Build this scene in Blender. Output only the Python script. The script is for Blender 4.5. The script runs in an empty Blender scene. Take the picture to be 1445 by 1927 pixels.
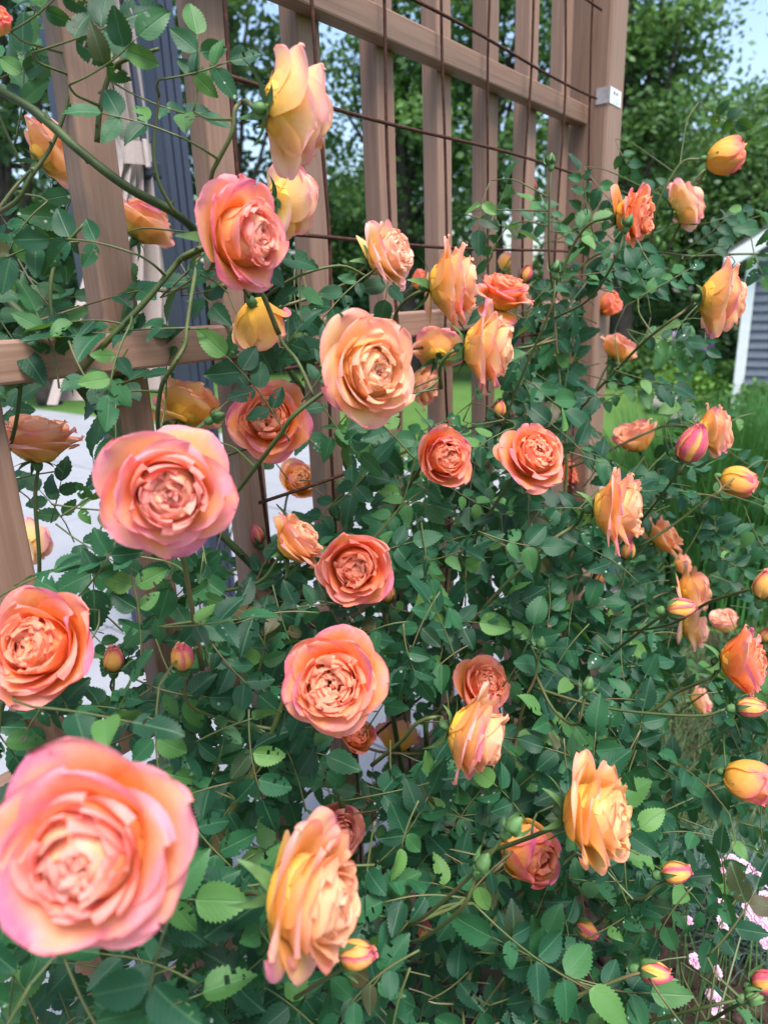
import bpy, math, random
import numpy as np
from mathutils import Matrix, Vector

rng = np.random.default_rng(7)
random.seed(7)
SC = bpy.context.scene
COL = SC.collection

# ------------------------------------------------------------------ camera
F, CX, CY, CAMH = 1300.0, 722.5, 963.5, 1.25
def _n(v):
    v = np.array(v, float)
    return v / np.linalg.norm(v)
_dn = _n([153, 4137, F])
_t = _n([1031, -426, F]); _t = _n(_t - _dn * _t.dot(_dn))
RM = np.array([_t, np.cross(-_dn, _t), -_dn])          # rows: world X (along the trellis), Y (away through it), Z up, in camera axes
CAMP = np.array([0, 0, CAMH])
def cv(x, y, z): return RM @ np.array([x, y, z], float)        # camera-axis vector (right, down, forward) to world
def at(px, py, z): return RM @ np.array([(px - CX) * z / F, (py - CY) * z / F, z]) + CAMP
def proj(p):
    c = (np.asarray(p) - CAMP) @ RM
    return np.stack([CX + F * c[..., 0] / c[..., 2], CY + F * c[..., 1] / c[..., 2], c[..., 2]], -1)
def ground(px, py, h=0.0):
    d = RM @ np.array([(px - CX) / F, (py - CY) / F, 1.0])
    return CAMP + d * ((h - CAMH) / d[2])

cam = bpy.data.cameras.new('camera')
camo = bpy.data.objects.new('camera', cam); COL.objects.link(camo)
r_, u_, b_ = cv(1, 0, 0), cv(0, -1, 0), cv(0, 0, -1)
camo.matrix_world = Matrix(((r_[0], u_[0], b_[0], 0), (r_[1], u_[1], b_[1], 0), (r_[2], u_[2], b_[2], CAMH), (0, 0, 0, 1)))
cam.sensor_width = 36; cam.lens = F / 1927 * 36; cam.clip_start = 0.02; cam.clip_end = 500
cam.dof.use_dof = True; cam.dof.focus_distance = 0.72; cam.dof.aperture_fstop = 6.0
SC.camera = camo

# ------------------------------------------------------------------ sky, sun, exposure
W = bpy.data.worlds.new('World'); SC.world = W; W.use_nodes = True
wn = W.node_tree.nodes; wl = W.node_tree.links
sky = wn.new('ShaderNodeTexSky'); sky.sky_type = 'NISHITA'; sky.sun_disc = False
SUN_EL, SUN_AZ = 66.0, 205.0           # azimuth counted from +Y towards +X
sky.sun_elevation = math.radians(SUN_EL); sky.sun_rotation = math.radians(SUN_AZ)
sky.air_density = 1.0; sky.dust_density = 2.5; sky.ozone_density = 1.0
wn['Background'].inputs['Strength'].default_value = 0.10
wl.new(sky.outputs[0], wn['Background'].inputs['Color'])
sun = bpy.data.lights.new('sun', 'SUN'); sun.energy = 2.0; sun.angle = math.radians(24); sun.color = (1, .95, .88)
suno = bpy.data.objects.new('sun', sun); COL.objects.link(suno)
_e, _a = math.radians(SUN_EL), math.radians(SUN_AZ)
_sd = Vector((math.sin(_a) * math.cos(_e), math.cos(_a) * math.cos(_e), math.sin(_e)))
suno.rotation_euler = _sd.to_track_quat('Z', 'Y').to_euler(); suno.location = (0, -3, 8)
SC.view_settings.view_transform = 'Standard'; SC.view_settings.look = 'None'
SC.view_settings.exposure = 1.82; SC.view_settings.gamma = 1.0
try: SC.view_settings.use_curve_mapping = False
except Exception: pass
SC.render.engine = 'CYCLES'
SC.cycles.max_bounces = 6; SC.cycles.diffuse_bounces = 4; SC.cycles.glossy_bounces = 2; SC.cycles.transmission_bounces = 4; SC.cycles.transparent_max_bounces = 4
SC.cycles.caustics_reflective = False; SC.cycles.caustics_refractive = False

# ------------------------------------------------------------------ material helpers
def lin(r, g, b):
    f = lambda c: (c / 255 / 12.92) if c / 255 <= .04045 else ((c / 255 + .055) / 1.055) ** 2.4
    return (f(r), f(g), f(b), 1)
class Mat:
    def __init__(s, name, rough=.6, spec=.4):
        s.m = bpy.data.materials.new(name); s.m.use_nodes = True
        s.t = s.m.node_tree; s.b = s.t.nodes['Principled BSDF']; s.o = s.t.nodes['Material Output']
        s.b.inputs['Roughness'].default_value = rough
        s.b.inputs['Specular IOR Level'].default_value = spec
    def n(s, typ, ins=None, **kw):
        nd = s.t.nodes.new(typ)
        for k, v in kw.items(): setattr(nd, k, v)
        for k, v in (ins or {}).items():
            if hasattr(v, 'is_linked') or hasattr(v, 'links'): s.t.links.new(v, nd.inputs[k])
            else: nd.inputs[k].default_value = v
        return nd
    def link(s, a, b): s.t.links.new(a, b)
    def mix(s, fac, a, b, mode='MIX'):
        nd = s.n('ShaderNodeMix', data_type='RGBA', blend_type=mode)
        for k, v in ((0, fac), (6, a), (7, b)):
            if hasattr(v, 'links'): s.link(v, nd.inputs[k])
            else: nd.inputs[k].default_value = v
        return nd.outputs[2]
    def ramp(s, fac, stops):
        nd = s.n('ShaderNodeValToRGB'); s.link(fac, nd.inputs[0])
        e = nd.color_ramp.elements
        while len(e) < len(stops): e.new(0.5)
        for i, (p, c) in enumerate(stops):
            e[i].position = p; e[i].color = c if len(c) == 4 else (*c, 1)
        return nd.outputs[0]
    def noise(s, scale, coord=None, detail=4, rough=.55, dims='3D', dist=0):
        nd = s.n('ShaderNodeTexNoise', {'Scale': scale, 'Detail': detail, 'Roughness': rough, 'Distortion': dist})
        if coord is not None: s.link(coord, nd.inputs['Vector'])
        return nd.outputs[0]
    def coord(s, which='Object', scale=(1, 1, 1), loc=(0, 0, 0), rnd=False):
        tc = s.n('ShaderNodeTexCoord'); mp = s.n('ShaderNodeMapping')
        s.link(tc.outputs[which], mp.inputs[0]); mp.inputs['Scale'].default_value = scale; mp.inputs['Location'].default_value = loc
        if rnd:
            oi = s.n('ShaderNodeObjectInfo'); ml = s.n('ShaderNodeVectorMath', operation='MULTIPLY_ADD')
            cb = s.n('ShaderNodeCombineXYZ'); 
            for i in range(3): s.link(oi.outputs['Random'], cb.inputs[i])
            s.link(cb.outputs[0], ml.inputs[0]); ml.inputs[1].default_value = (37, 53, 71); s.link(mp.outputs[0], ml.inputs[2])
            return ml.outputs[0]
        return mp.outputs[0]
    def bump(s, h, strength=.3, dist=.002):
        nd = s.n('ShaderNodeBump', {'Strength': strength, 'Distance': dist, 'Height': h})
        s.link(nd.outputs[0], s.b.inputs['Normal']); return nd.outputs[0]
    def color(s, c):
        if hasattr(c, 'links'): s.link(c, s.b.inputs['Base Color'])
        else: s.b.inputs['Base Color'].default_value = c
    def translucent(s, col, fac, normal=None):
        tr = s.n('ShaderNodeBsdfTranslucent')
        if hasattr(col, 'links'): s.link(col, tr.inputs[0])
        else: tr.inputs[0].default_value = col
        mx = s.n('ShaderNodeMixShader', {0: fac})
        s.link(s.b.outputs[0], mx.inputs[1]); s.link(tr.outputs[0], mx.inputs[2]); s.link(mx.outputs[0], s.o.inputs[0])

def simple(name, c, rough=.6, spec=.4, var=.15, scale=30, bump=.2):
    m = Mat(name, rough, spec)
    co = m.coord('Object'); nz = m.noise(scale, co)
    d = tuple(x * (1 - var) for x in c[:3]) + (1,); l = tuple(min(1, x * (1 + var)) for x in c[:3]) + (1,)
    m.color(m.ramp(nz, [(.3, d), (.7, l)]))
    if bump: m.bump(nz, bump, .001)
    return m.m

def wood_mat(name, axis):
    m = Mat(name, .62, .3)
    sc = [60, 60, 60]; sc[axis] = 2.2
    co = m.coord('Object', sc, rnd=True)
    sc2 = [260, 260, 260]; sc2[axis] = 7
    co2 = m.coord('Object', sc2, rnd=True)
    g1 = m.noise(1.0, co, 5, .6, dist=.5); g2 = m.noise(1.0, co2, 3, .6)
    c1 = m.ramp(g1, [(.25, (.165, .090, .062)), (.5, (.22, .127, .092)), (.8, (.275, .168, .128))])
    c2 = m.mix(.28, c1, m.ramp(g2, [(.3, (.09, .048, .035)), (.7, (.34, .22, .17))]))
    big = m.noise(3.0, m.coord('Object', rnd=True), 2)
    c3 = m.mix(m.ramp(big, [(.35, (0, 0, 0)), (.75, (.3, .3, .3))]), c2, (.24, .165, .13, 1))
    oi = m.n('ShaderNodeObjectInfo')
    hs = m.n('ShaderNodeHueSaturation', {'Color': c3})
    mr = m.n('ShaderNodeMapRange', {'To Min': .86, 'To Max': 1.14}); m.link(oi.outputs['Random'], mr.inputs[0]); m.link(mr.outputs[0], hs.inputs['Value'])
    m.color(hs.outputs[0]); m.bump(g2, .35, .0008)
    return m.m

def leaf_mat(name, attr):
    m = Mat(name, .52, .27)
    if attr:
        at_ = m.n('ShaderNodeAttribute', attribute_name='tone'); tone = at_.outputs['Fac']
    else:
        tone = m.n('ShaderNodeObjectInfo').outputs['Random']
    base = m.ramp(tone, [(0, (.060, .042, .020)), (.02, (.045, .048, .020)), (.045, (.005, .034, .019)), (.45, (.010, .060, .031)), (.80, (.020, .098, .038)), (.96, (.075, .18, .045)), (1, (.10, .22, .055))])
    uv = m.n('ShaderNodeUVMap', uv_map='UVMap').outputs[0]
    sp = m.n('ShaderNodeSeparateXYZ'); m.link(uv, sp.inputs[0])
    # midrib and side veins: |x| near 0, and stripes running forward from it
    ax = m.n('ShaderNodeMath', {0: sp.outputs[0], 1: .5}, operation='SUBTRACT').outputs[0]
    ax = m.n('ShaderNodeMath', {0: ax}, operation='ABSOLUTE').outputs[0]
    rib = m.n('ShaderNodeMapRange', {0: ax, 1: .0, 2: .03, 3: 1.0, 4: 0.0}).outputs[0]
    st = m.n('ShaderNodeMath', {0: sp.outputs[1], 1: ax}, operation='SUBTRACT').outputs[0]
    st = m.n('ShaderNodeMath', {0: st, 1: 52.0}, operation='MULTIPLY').outputs[0]
    st = m.n('ShaderNodeMath', {0: st}, operation='SINE').outputs[0]
    vein = m.n('ShaderNodeMapRange', {0: st, 1: .75, 2: 1.0, 3: 0.0, 4: 1.0}).outputs[0]
    v2 = m.n('ShaderNodeMath', {0: vein, 1: .16}, operation='MULTIPLY').outputs[0]
    v3 = m.n('ShaderNodeMath', {0: rib, 1: .55}, operation='MULTIPLY').outputs[0]
    vv = m.n('ShaderNodeMath', {0: v2, 1: v3}, operation='MAXIMUM').outputs[0]
    c = m.mix(vv, base, (.075, .17, .08, 1))
    nz = m.noise(55, m.n('ShaderNodeNewGeometry').outputs['Position'], 3)
    c = m.mix(.5, c, m.mix(nz, (.35, .42, .38, 1), (1.3, 1.25, 1.2, 1)), 'MULTIPLY') if False else c
    # rasped, bleached feeding spots
    vo = m.n('ShaderNodeTexVoronoi', {'Scale': 95.0, 'Randomness': 1.0}); m.link(m.n('ShaderNodeNewGeometry').outputs['Position'], vo.inputs['Vector'])
    spot = m.n('ShaderNodeMapRange', {0: vo.outputs['Distance'], 1: .13, 2: .17, 3: 1.0, 4: 0.0}).outputs[0]
    msk = m.noise(13, m.n('ShaderNodeNewGeometry').outputs['Position'], 2)
    msk = m.n('ShaderNodeMapRange', {0: msk, 1: .60, 2: .66}).outputs[0]
    spot = m.n('ShaderNodeMath', {0: spot, 1: msk}, operation='MULTIPLY').outputs[0]
    c = m.mix(spot, c, (.42, .47, .40, 1))
    back = m.n('ShaderNodeNewGeometry').outputs['Backfacing']
    c = m.mix(back, c, m.mix(.55, c, (.085, .17, .085, 1)))
    m.color(c)
    hgt = m.n('ShaderNodeMath', {0: vv, 1: -1.0}, operation='MULTIPLY').outputs[0]
    m.bump(m.n('ShaderNodeMath', {0: hgt, 1: nz}, operation='ADD').outputs[0], .4, .0014)
    tc = m.mix(.6, c, (.20, .42, .03, 1))
    m.translucent(tc, .22)
    return m.m

def petal_mat():
    m = Mat('rose_petal', .62, .16)
    a = m.n('ShaderNodeAttribute', attribute_name='Col')
    uv = m.n('ShaderNodeUVMap', uv_map='UVMap').outputs[0]
    mp = m.n('ShaderNodeMapping'); m.link(uv, mp.inputs[0]); mp.inputs['Scale'].default_value = (34, 2.2, 1)
    nz = m.noise(1.0, mp.outputs[0], 4, .6, dist=.4)
    f = m.noise(160, m.n('ShaderNodeNewGeometry').outputs['Position'], 3)
    c = m.mix(m.n('ShaderNodeMapRange', {0: nz, 1: .35, 2: .7, 3: 0.0, 4: .42}).outputs[0], a.outputs['Color'], m.mix(.5, a.outputs['Color'], (.95, .40, .33, 1)))
    c = m.mix(m.n('ShaderNodeMapRange', {0: f, 1: .45, 2: .8, 3: 0.0, 4: .22}).outputs[0], c, (.97, .72, .55, 1))
    back = m.n('ShaderNodeNewGeometry').outputs['Backfacing']
    m.color(c); m.bump(m.n('ShaderNodeMath', {0: nz, 1: f}, operation='ADD').outputs[0], .22, .0010)
    m.translucent(c, .50)
    return m.m

M = {}
M['wood_v'] = wood_mat('wood_upright', 2); M['wood_h'] = wood_mat('wood_rail', 0)
M['leaf'] = leaf_mat('rose_leaf', False); M['foliage'] = leaf_mat('rose_foliage', True)
M['petal'] = petal_mat()

def stem_mat():
    m = Mat('rose_stem', .5, .35)
    nz = m.noise(14, m.n('ShaderNodeNewGeometry').outputs['Position'], 4)
    m.color(m.ramp(nz, [(.3, (.045, .075, .022)), (.5, (.075, .095, .030)), (.72, (.115, .075, .040))]))
    m.bump(m.noise(240, m.coord('Object'), 3), .2, .0005)
    return m.m
M['stem'] = stem_mat()
M['cane'] = simple('rose_cane', (.038, .060, .020), .6, .3, .45, 30, .5)
M['sepal'] = simple('rose_sepal', (.07, .15, .05), .6, .3, .3, 90, .2)
def rust_mat():
    m = Mat('rusty_wire', .85, .2)
    nz = m.noise(140, m.coord('Object'), 5, .7)
    m.color(m.ramp(nz, [(.3, (.028, .012, .010)), (.55, (.055, .022, .016)), (.75, (.11, .045, .028))])); m.bump(nz, .6, .001)
    return m.m
M['rust'] = rust_mat()

# ------------------------------------------------------------------ mesh helpers
def mesh(name, v, f, uv=None, col=None, tone=None, smooth=False):
    me = bpy.data.meshes.new(name)
    v = np.asarray(v, np.float32).reshape(-1, 3)
    if isinstance(f, np.ndarray):
        nf, k = f.shape
        me.vertices.add(len(v)); me.vertices.foreach_set('co', v.ravel())
        me.loops.add(nf * k); me.loops.foreach_set('vertex_index', f.astype(np.int32).ravel())
        me.polygons.add(nf); me.polygons.foreach_set('loop_start', np.arange(0, nf * k, k, dtype=np.int32))
        me.update(calc_edges=True)
    else:
        me.from_pydata(v.tolist(), [], [tuple(int(i) for i in q) for q in f])
    if uv is not None:
        l = me.uv_layers.new(name='UVMap')
        idx = np.empty(len(me.loops), np.int32); me.loops.foreach_get('vertex_index', idx)
        l.data.foreach_set('uv', np.asarray(uv, np.float32)[idx].ravel())
    if col is not None:
        a = me.color_attributes.new('Col', 'FLOAT_COLOR', 'POINT'); a.data.foreach_set('color', np.asarray(col, np.float32).ravel())
    if tone is not None:
        a = me.attributes.new('tone', 'FLOAT', 'POINT'); a.data.foreach_set('value', np.asarray(tone, np.float32).ravel())
    if smooth: me.polygons.foreach_set('use_smooth', np.ones(len(me.polygons), bool))
    me.update()
    return me
def link(name, data, mat=None, parent=None, kind=None, label=None):
    o = bpy.data.objects.new(name, data); COL.objects.link(o)
    if mat is not None and data is not None and not data.materials: data.materials.append(M[mat] if isinstance(mat, str) else mat)
    if parent is not None:
        o.parent = parent; o.matrix_parent_inverse = ORG[parent.name].inverted() if parent.name in ORG else Matrix()
        if data is None: ORG[o.name] = Matrix()
    if kind: o['kind'] = kind
    if label: o['label'] = label
    return o
ORG = {}
def thing(name, label, cat, loc=(0, 0, 0), group=None):
    o = bpy.data.objects.new(name, None); COL.objects.link(o); o.location = loc; o.empty_display_size = .05
    ORG[o.name] = Matrix.Translation(Vector(loc))
    tag(o, label, cat, group); return o
def tag(o, label, cat, group=None, kind=None):
    o['label'] = label; o['category'] = cat
    if group: o['group'] = group
    if kind: o['kind'] = kind
    return o
class B:
    """collects boxes, tubes and quads into one mesh"""
    def __init__(s): s.v = []; s.f = []
    def add(s, v, f):
        k = len(s.v); s.v += [tuple(map(float, p)) for p in v]; s.f += [tuple(int(i) + k for i in q) for q in f]; return s
    def box(s, x0, x1, y0, y1, z0, z1, bev=0.0):
        if bev <= 0:
            v = [(x, y, z) for z in (z0, z1) for y in (y0, y1) for x in (x0, x1)]
            return s.add(v, [(0, 2, 3, 1), (4, 5, 7, 6), (0, 1, 5, 4), (2, 6, 7, 3), (0, 4, 6, 2), (1, 3, 7, 5)])
        import bmesh
        bm = bmesh.new(); bmesh.ops.create_cube(bm, size=1)
        for q in bm.verts: q.co = ((x0 + x1) / 2 + q.co.x * (x1 - x0), (y0 + y1) / 2 + q.co.y * (y1 - y0), (z0 + z1) / 2 + q.co.z * (z1 - z0))
        bmesh.ops.bevel(bm, geom=bm.edges[:], offset=bev, segments=2, affect='EDGES', profile=.5)
        bm.verts.index_update()
        s.add([q.co[:] for q in bm.verts], [[q.index for q in fc.verts] for fc in bm.faces]); bm.free(); return s
    def tube(s, pts, rad, seg=7, smooth=3):
        v, f = tube(pts, rad, seg, smooth); return s.add(v, f)
    def obj(s, name, mat, parent=None, smooth=False, **k): return link(name, mesh(name, s.v, s.f, smooth=smooth), mat, parent, **k)

def catmull(P, R, n):
    P = np.asarray(P, float); R = np.asarray(R, float)
    if n <= 1 or len(P) < 3: return P, R
    Q = np.vstack([2 * P[0] - P[1], P, 2 * P[-1] - P[-2]]); out = []; ro = []
    for i in range(len(P) - 1):
        p0, p1, p2, p3 = Q[i:i + 4]
        for k in range(n):
            t = k / n
            out.append(.5 * (2 * p1 + (p2 - p0) * t + (2 * p0 - 5 * p1 + 4 * p2 - p3) * t * t + (3 * p1 - p0 - 3 * p2 + p3) * t ** 3)); ro.append(R[i] * (1 - t) + R[i + 1] * t)
    out.append(P[-1]); ro.append(R[-1]); return np.array(out), np.array(ro)
def tube(pts, rad, seg=7, smooth=3):
    pts = np.asarray(pts, float)
    if np.isscalar(rad): rad = [rad] * len(pts)
    P, R = catmull(pts, rad, smooth)
    T = np.gradient(P, axis=0); T /= np.linalg.norm(T, axis=1, keepdims=True) + 1e-9
    ref = np.array([0.3, .2, 1.0]) if abs(T[0] @ _n([.3, .2, 1])) < .9 else np.array([1.0, 0, 0])
    v = []; f = []
    n = _n(np.cross(T[0], ref))
    for i in range(len(P)):
        n = n - T[i] * (n @ T[i]); n = _n(n); b = np.cross(T[i], n)
        for k in range(seg):
            a = 2 * math.pi * k / seg
            v.append(P[i] + R[i] * (math.cos(a) * n + math.sin(a) * b))
        if i:
            o = (i - 1) * seg
            for k in range(seg):
                k2 = (k + 1) % seg; f.append((o + k, o + k2, o + seg + k2, o + seg + k))
    f.append(tuple(range(seg))[::-1]); f.append(tuple(len(v) - seg + k for k in range(seg)))
    return v, f

# ================================================================== SETTING: ground, patio, bed
def lawn_mat():
    m = Mat('lawn', .9, .15)
    co = m.coord('Object')
    a = m.noise(1.3, co, 5, .6); b = m.noise(60, co, 4, .7)
    c = m.ramp(a, [(.3, (.045, .115, .022)), (.6, (.075, .165, .035)), (.8, (.11, .19, .05))])
    m.color(m.mix(.55, c, m.ramp(b, [(.3, (.02, .06, .012)), (.7, (.13, .24, .06))]))); m.bump(b, .8, .02); return m.m
def soil_mat():
    m = Mat('soil', .95, .1)
    co = m.coord('Object'); a = m.noise(22, co, 6, .7); b = m.noise(4, co, 3)
    c = m.ramp(a, [(.3, (.016, .010, .008)), (.55, (.042, .028, .022)), (.75, (.085, .06, .048))])
    m.color(m.mix(m.ramp(b, [(.5, (0, 0, 0)), (.62, (.5, .5, .5))]), c, (.03, .05, .02, 1))); m.bump(a, 1.0, .02); return m.m
def concrete_mat():
    m = Mat('pale_concrete', .8, .25)
    co = m.coord('Object'); a = m.noise(3, co, 5, .6); b = m.noise(180, co, 3)
    c = m.ramp(a, [(.3, (.19, .205, .235)), (.7, (.25, .265, .295))])
    m.color(m.mix(.25, c, m.ramp(b, [(.35, (.17, .18, .20)), (.65, (.32, .33, .35))]))); m.bump(b, .15, .001); return m.m
M['lawn'] = lawn_mat(); M['soil'] = soil_mat(); M['concrete'] = concrete_mat()

def grid_sheet(x0, x1, y0, y1, z, nx, ny, amp, seed):
    r = np.random.default_rng(seed)
    xs, ys = np.meshgrid(np.linspace(x0, x1, nx), np.linspace(y0, y1, ny))
    zz = z + amp * (r.random(xs.shape) - .5)
    v = np.stack([xs, ys, zz], -1).reshape(-1, 3)
    i = np.arange(nx * ny).reshape(ny, nx)
    f = np.stack([i[:-1, :-1], i[:-1, 1:], i[1:, 1:], i[1:, :-1]], -1).reshape(-1, 4)
    return v, f
v, f = grid_sheet(-60, 90, -60, 90, -.02, 60, 60, .0, 1)
link('lawn', mesh('lawn', v, f), 'lawn', kind='structure')
v, f = grid_sheet(-1.2, 2.6, -1.3, .82, .0, 60, 40, .018, 2)
link('soil_bed', mesh('soil_bed', v, f, smooth=True), 'soil', kind='structure')
# patio slabs behind the trellis
pat = link('patio', None, kind='structure'); ORG['patio'] = Matrix()
for i in range(5):
    for j in range(7):
        bx = B(); x0, y0 = -3.2 + i * 1.5, .9 + j * 1.5
        bx.box(x0 + .005, x0 + 1.495, y0 + .005, y0 + 1.495, -.1, .03 + .002 * ((i * 7 + j * 3) % 3), .006)
        bx.obj('slab', 'concrete', pat)
bx = B(); bx.box(-3.25, 4.35, .86, 11.45, -.12, -.005); bx.obj('slab_base', simple('joint_sand', (.35, .34, .33)), pat)

# ================================================================== TRELLIS
YS = .660                                    # front plane of the slats
PX0 = .449; PITCH = .1562
tre = thing('garden_trellis', 'brown wooden trellis with upright slats, rails and a square end post', 'trellis', (1.0, .68, 0))
SLW, SLD = .041, .031
for k in range(-2, 8):
    xr = PX0 + PITCH * k
    B().box(xr - SLW, xr, YS, YS + SLD, .04, 2.05, .003).obj('slat', 'wood_v', tre)
for z0, z1 in ((1.576, 1.613), (1.186, 1.224), (.775, .813), (.385, .423)):
    B().box(-.60, 1.572, YS - .028, YS - .0005, z0, z1, .003).obj('rail', 'wood_h', tre)
post = B().box(1.5745, 1.662, .590, .692, -.1, 2.12, .008).obj('post', 'wood_v', tre)
B().box(-.69, -.603, .590, .692, -.1, 2.12, .008).obj('post', 'wood_v', tre)
# shipping tape label round the post's corner
def flat(name, pts, mat, parent): return link(name, mesh(name, pts, [tuple(range(len(pts)))]), mat, parent)
M['tape'] = simple('white_print_tape', (.72, .72, .74), .35, .5, .05, 60, 0)
M['tape_grey'] = simple('silvery_tape', (.33, .31, .33), .25, .6, .25, 40, .1)
M['ink'] = simple('printing_ink', (.05, .05, .06), .6, .3, .1, 40, 0)
tz = 1.628
tape = B().box(1.5768, 1.640, .5888, .5896, tz - .016, tz + .014).obj('shipping_tape', 'tape', tre)
tape['label'] = 'white printed tape strip wrapped round the post corner'
B().box(1.5729, 1.5739, .5888, .618, tz - .016, tz + .014).obj('tape_end', 'tape_grey', tape)
for i, ax in enumerate((1.598, 1.613)):
    y = .5880
    flat('arrow', [(ax, y, tz + .010), (ax - .0045, y, tz + .0055), (ax, y, tz + .001), (ax + .0045, y, tz + .0055)], 'ink', tape)
    for j in range(3):
        z = tz - .002 - j * .0045
        flat('arrow', [(ax - .0016, y, z), (ax - .0016, y, z - .0035), (ax + .0016, y, z - .0035), (ax + .0016, y, z)], 'ink', tape)
for j in range(6):
    z = tz + .011 - j * .0042
    flat('text_line', [(1.6255, .588, z), (1.6255, .588, z - .0028), (1.6275 + .001 * (j % 2), .588, z - .0028), (1.6275 + .001 * (j % 2), .588, z)], 'ink', tape)

# rusty wire mesh hung on the front of the trellis
wir = thing('wire_mesh', 'rusty welded wire mesh panel hung in front of the trellis slats', 'wire mesh', (1.0, .62, .5))
for i in range(8):
    x = .562 + .1395 * i
    pts = [(x + .006 * math.sin(i * 2.1 + z * 9) + .004 * rng.normal(), .617 + .003 * math.sin(i + z * 7), z) for z in np.arange(.25, 2.2, .15)]
    B().tube(pts, .0024, 6, 3).obj('upright_wire', 'rust', wir, smooth=True)
for j in range(12):
    z = 1.471 + .1515 * (j - 7)
    if j > 10: continue
    pts = [(x, .6125 + .0015 * math.sin(x * 9 + j), z + .003 * math.sin(x * 7 + j * 1.7)) for x in np.linspace(.548, 1.562, 9)]
    B().tube(pts, .0024, 6, 3).obj('cross_wire', 'rust', wir, smooth=True)

# ================================================================== GAZEBO behind the trellis, left
M['navy'] = simple('slate_blue_metal', (.026, .033, .058), .38, .5, .12, 5, .05)
M['navy2'] = simple('dark_blue_metal', (.012, .015, .028), .45, .5, .12, 5, .05)
M['curtain'] = simple('taupe_curtain_cloth', (.33, .28, .265), .85, .1, .1, 240, .3)
gb = at(306, 150, 1.95)
gz = thing('gazebo', 'slate blue metal gazebo post and bracket behind the leftmost slats', 'gazebo', (gb[0], gb[1], .03))
cx, cy = gb[0], gb[1]
def channel(x0, x1, y0, y1, z0, z1, name, mat):
    b = B(); n = 3; w = (x1 - x0) / n
    b.box(x0, x1, y0 + .006, y1, z0, z1, .004)
    for i in range(n):
        b.box(x0 + w * i + .003, x0 + w * (i + 1) - .003, y0, y0 + .008, z0, z1, .002)
    return b.obj(name, mat, gz)
channel(cx - .050, cx + .036, cy - .04, cy + .05, .034, 2.9, 'post', 'navy')
channel(cx - .055, cx + .045, cy + .42, cy + .51, .034, 2.9, 'post', 'navy')
B().box(cx - .11, cx + .10, cy - .1, cy + .1, .032, .044, .003).obj('foot_plate', 'navy2', gz)
ba = at(246, 60, 1.80)
B().tube([(ba[0], ba[1], z) for z in (1.62, 1.64, 2.2, 2.8)], [.021, .023, .023, .023], 14, 1).obj('hanging_tube', 'navy', gz, smooth=False)
B().box(ba[0] - .028, ba[0] + .028, ba[1] - .028, ba[1] + .028, 1.575, 1.622, .008).obj('bracket', 'navy2', gz)
B().box(cx - .5, cx + 3.0, cy - .03, cy + .03, 2.75, 2.9, .01).obj('roof_beam', 'navy', gz)
def curtain(name, cxy, prof, folds, seed, lab):
    r = np.random.default_rng(seed); ph = r.random(4) * 6
    nz, nu = 40, 90
    zs = np.linspace(prof[0][0], prof[-1][0], nz)
    zz = [p[0] for p in prof]
    hw = np.interp(zs, zz, [p[1] for p in prof]); off = np.interp(zs, zz, [p[2] for p in prof]); dp = np.interp(zs, zz, [p[3] for p in prof])
    v = []
    for i in range(nz):
        for j in range(nu):
            s = j / (nu - 1) * 2 - 1
            fold = math.sin(s * folds * math.pi + ph[0] + .5 * math.sin(zs[i] * 2 + ph[1])) + .4 * math.sin(s * folds * 1.7 * math.pi + ph[2])
            v.append((cxy[0] + off[i] + s * hw[i], cxy[1] + dp[i] * fold, zs[i]))
    i = np.arange(nz * nu).reshape(nz, nu)
    f = np.stack([i[:-1, :-1], i[:-1, 1:], i[1:, 1:], i[1:, :-1]], -1).reshape(-1, 4)
    o = link(name, mesh(name, v, f, smooth=True), 'curtain', cur)
    return o
ct = at(250, 292, 1.86)
cur = thing('tied_curtain', 'taupe fabric curtain tied back with a band beside the gazebo post', 'curtain', (ct[0], ct[1], .05))
zt = ct[2]
curtain('drape', (ct[0], ct[1]), [(zt - .62, .19, -.17, .030), (zt - .32, .13, -.075, .028), (zt - .05, .055, -.005, .022), (zt, .048, 0, .020), (zt + .08, .06, -.005, .022), (zt + .5, .075, -.03, .03), (2.75, .10, -.04, .035)], 5, 3, '')
b = B()
for k in range(16):
    a0, a1 = [2 * math.pi * q / 16 for q in (k, k + 1)]
    e = lambda a, r: (ct[0] + (.056 + r) * math.cos(a), ct[1] + (.040 + r) * math.sin(a))
    p, q = e(a0, 0), e(a1, 0)
    b.add([(*p, zt - .028), (*q, zt - .028), (*q, zt + .028), (*p, zt + .028)], [(0, 1, 2, 3)])
b.obj('tie_band', simple('taupe_band_cloth', (.36, .30, .285), .8, .1, .1, 200, .3), cur, smooth=True)
b = B(); b.box(ct[0] + .005, ct[0] + .018, ct[1] - .049, ct[1] - .041, zt - .036, zt + .034, .003); b.obj('band_seam', simple('taupe_seam_cloth', (.42, .35, .33), .8, .1), cur)

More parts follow.
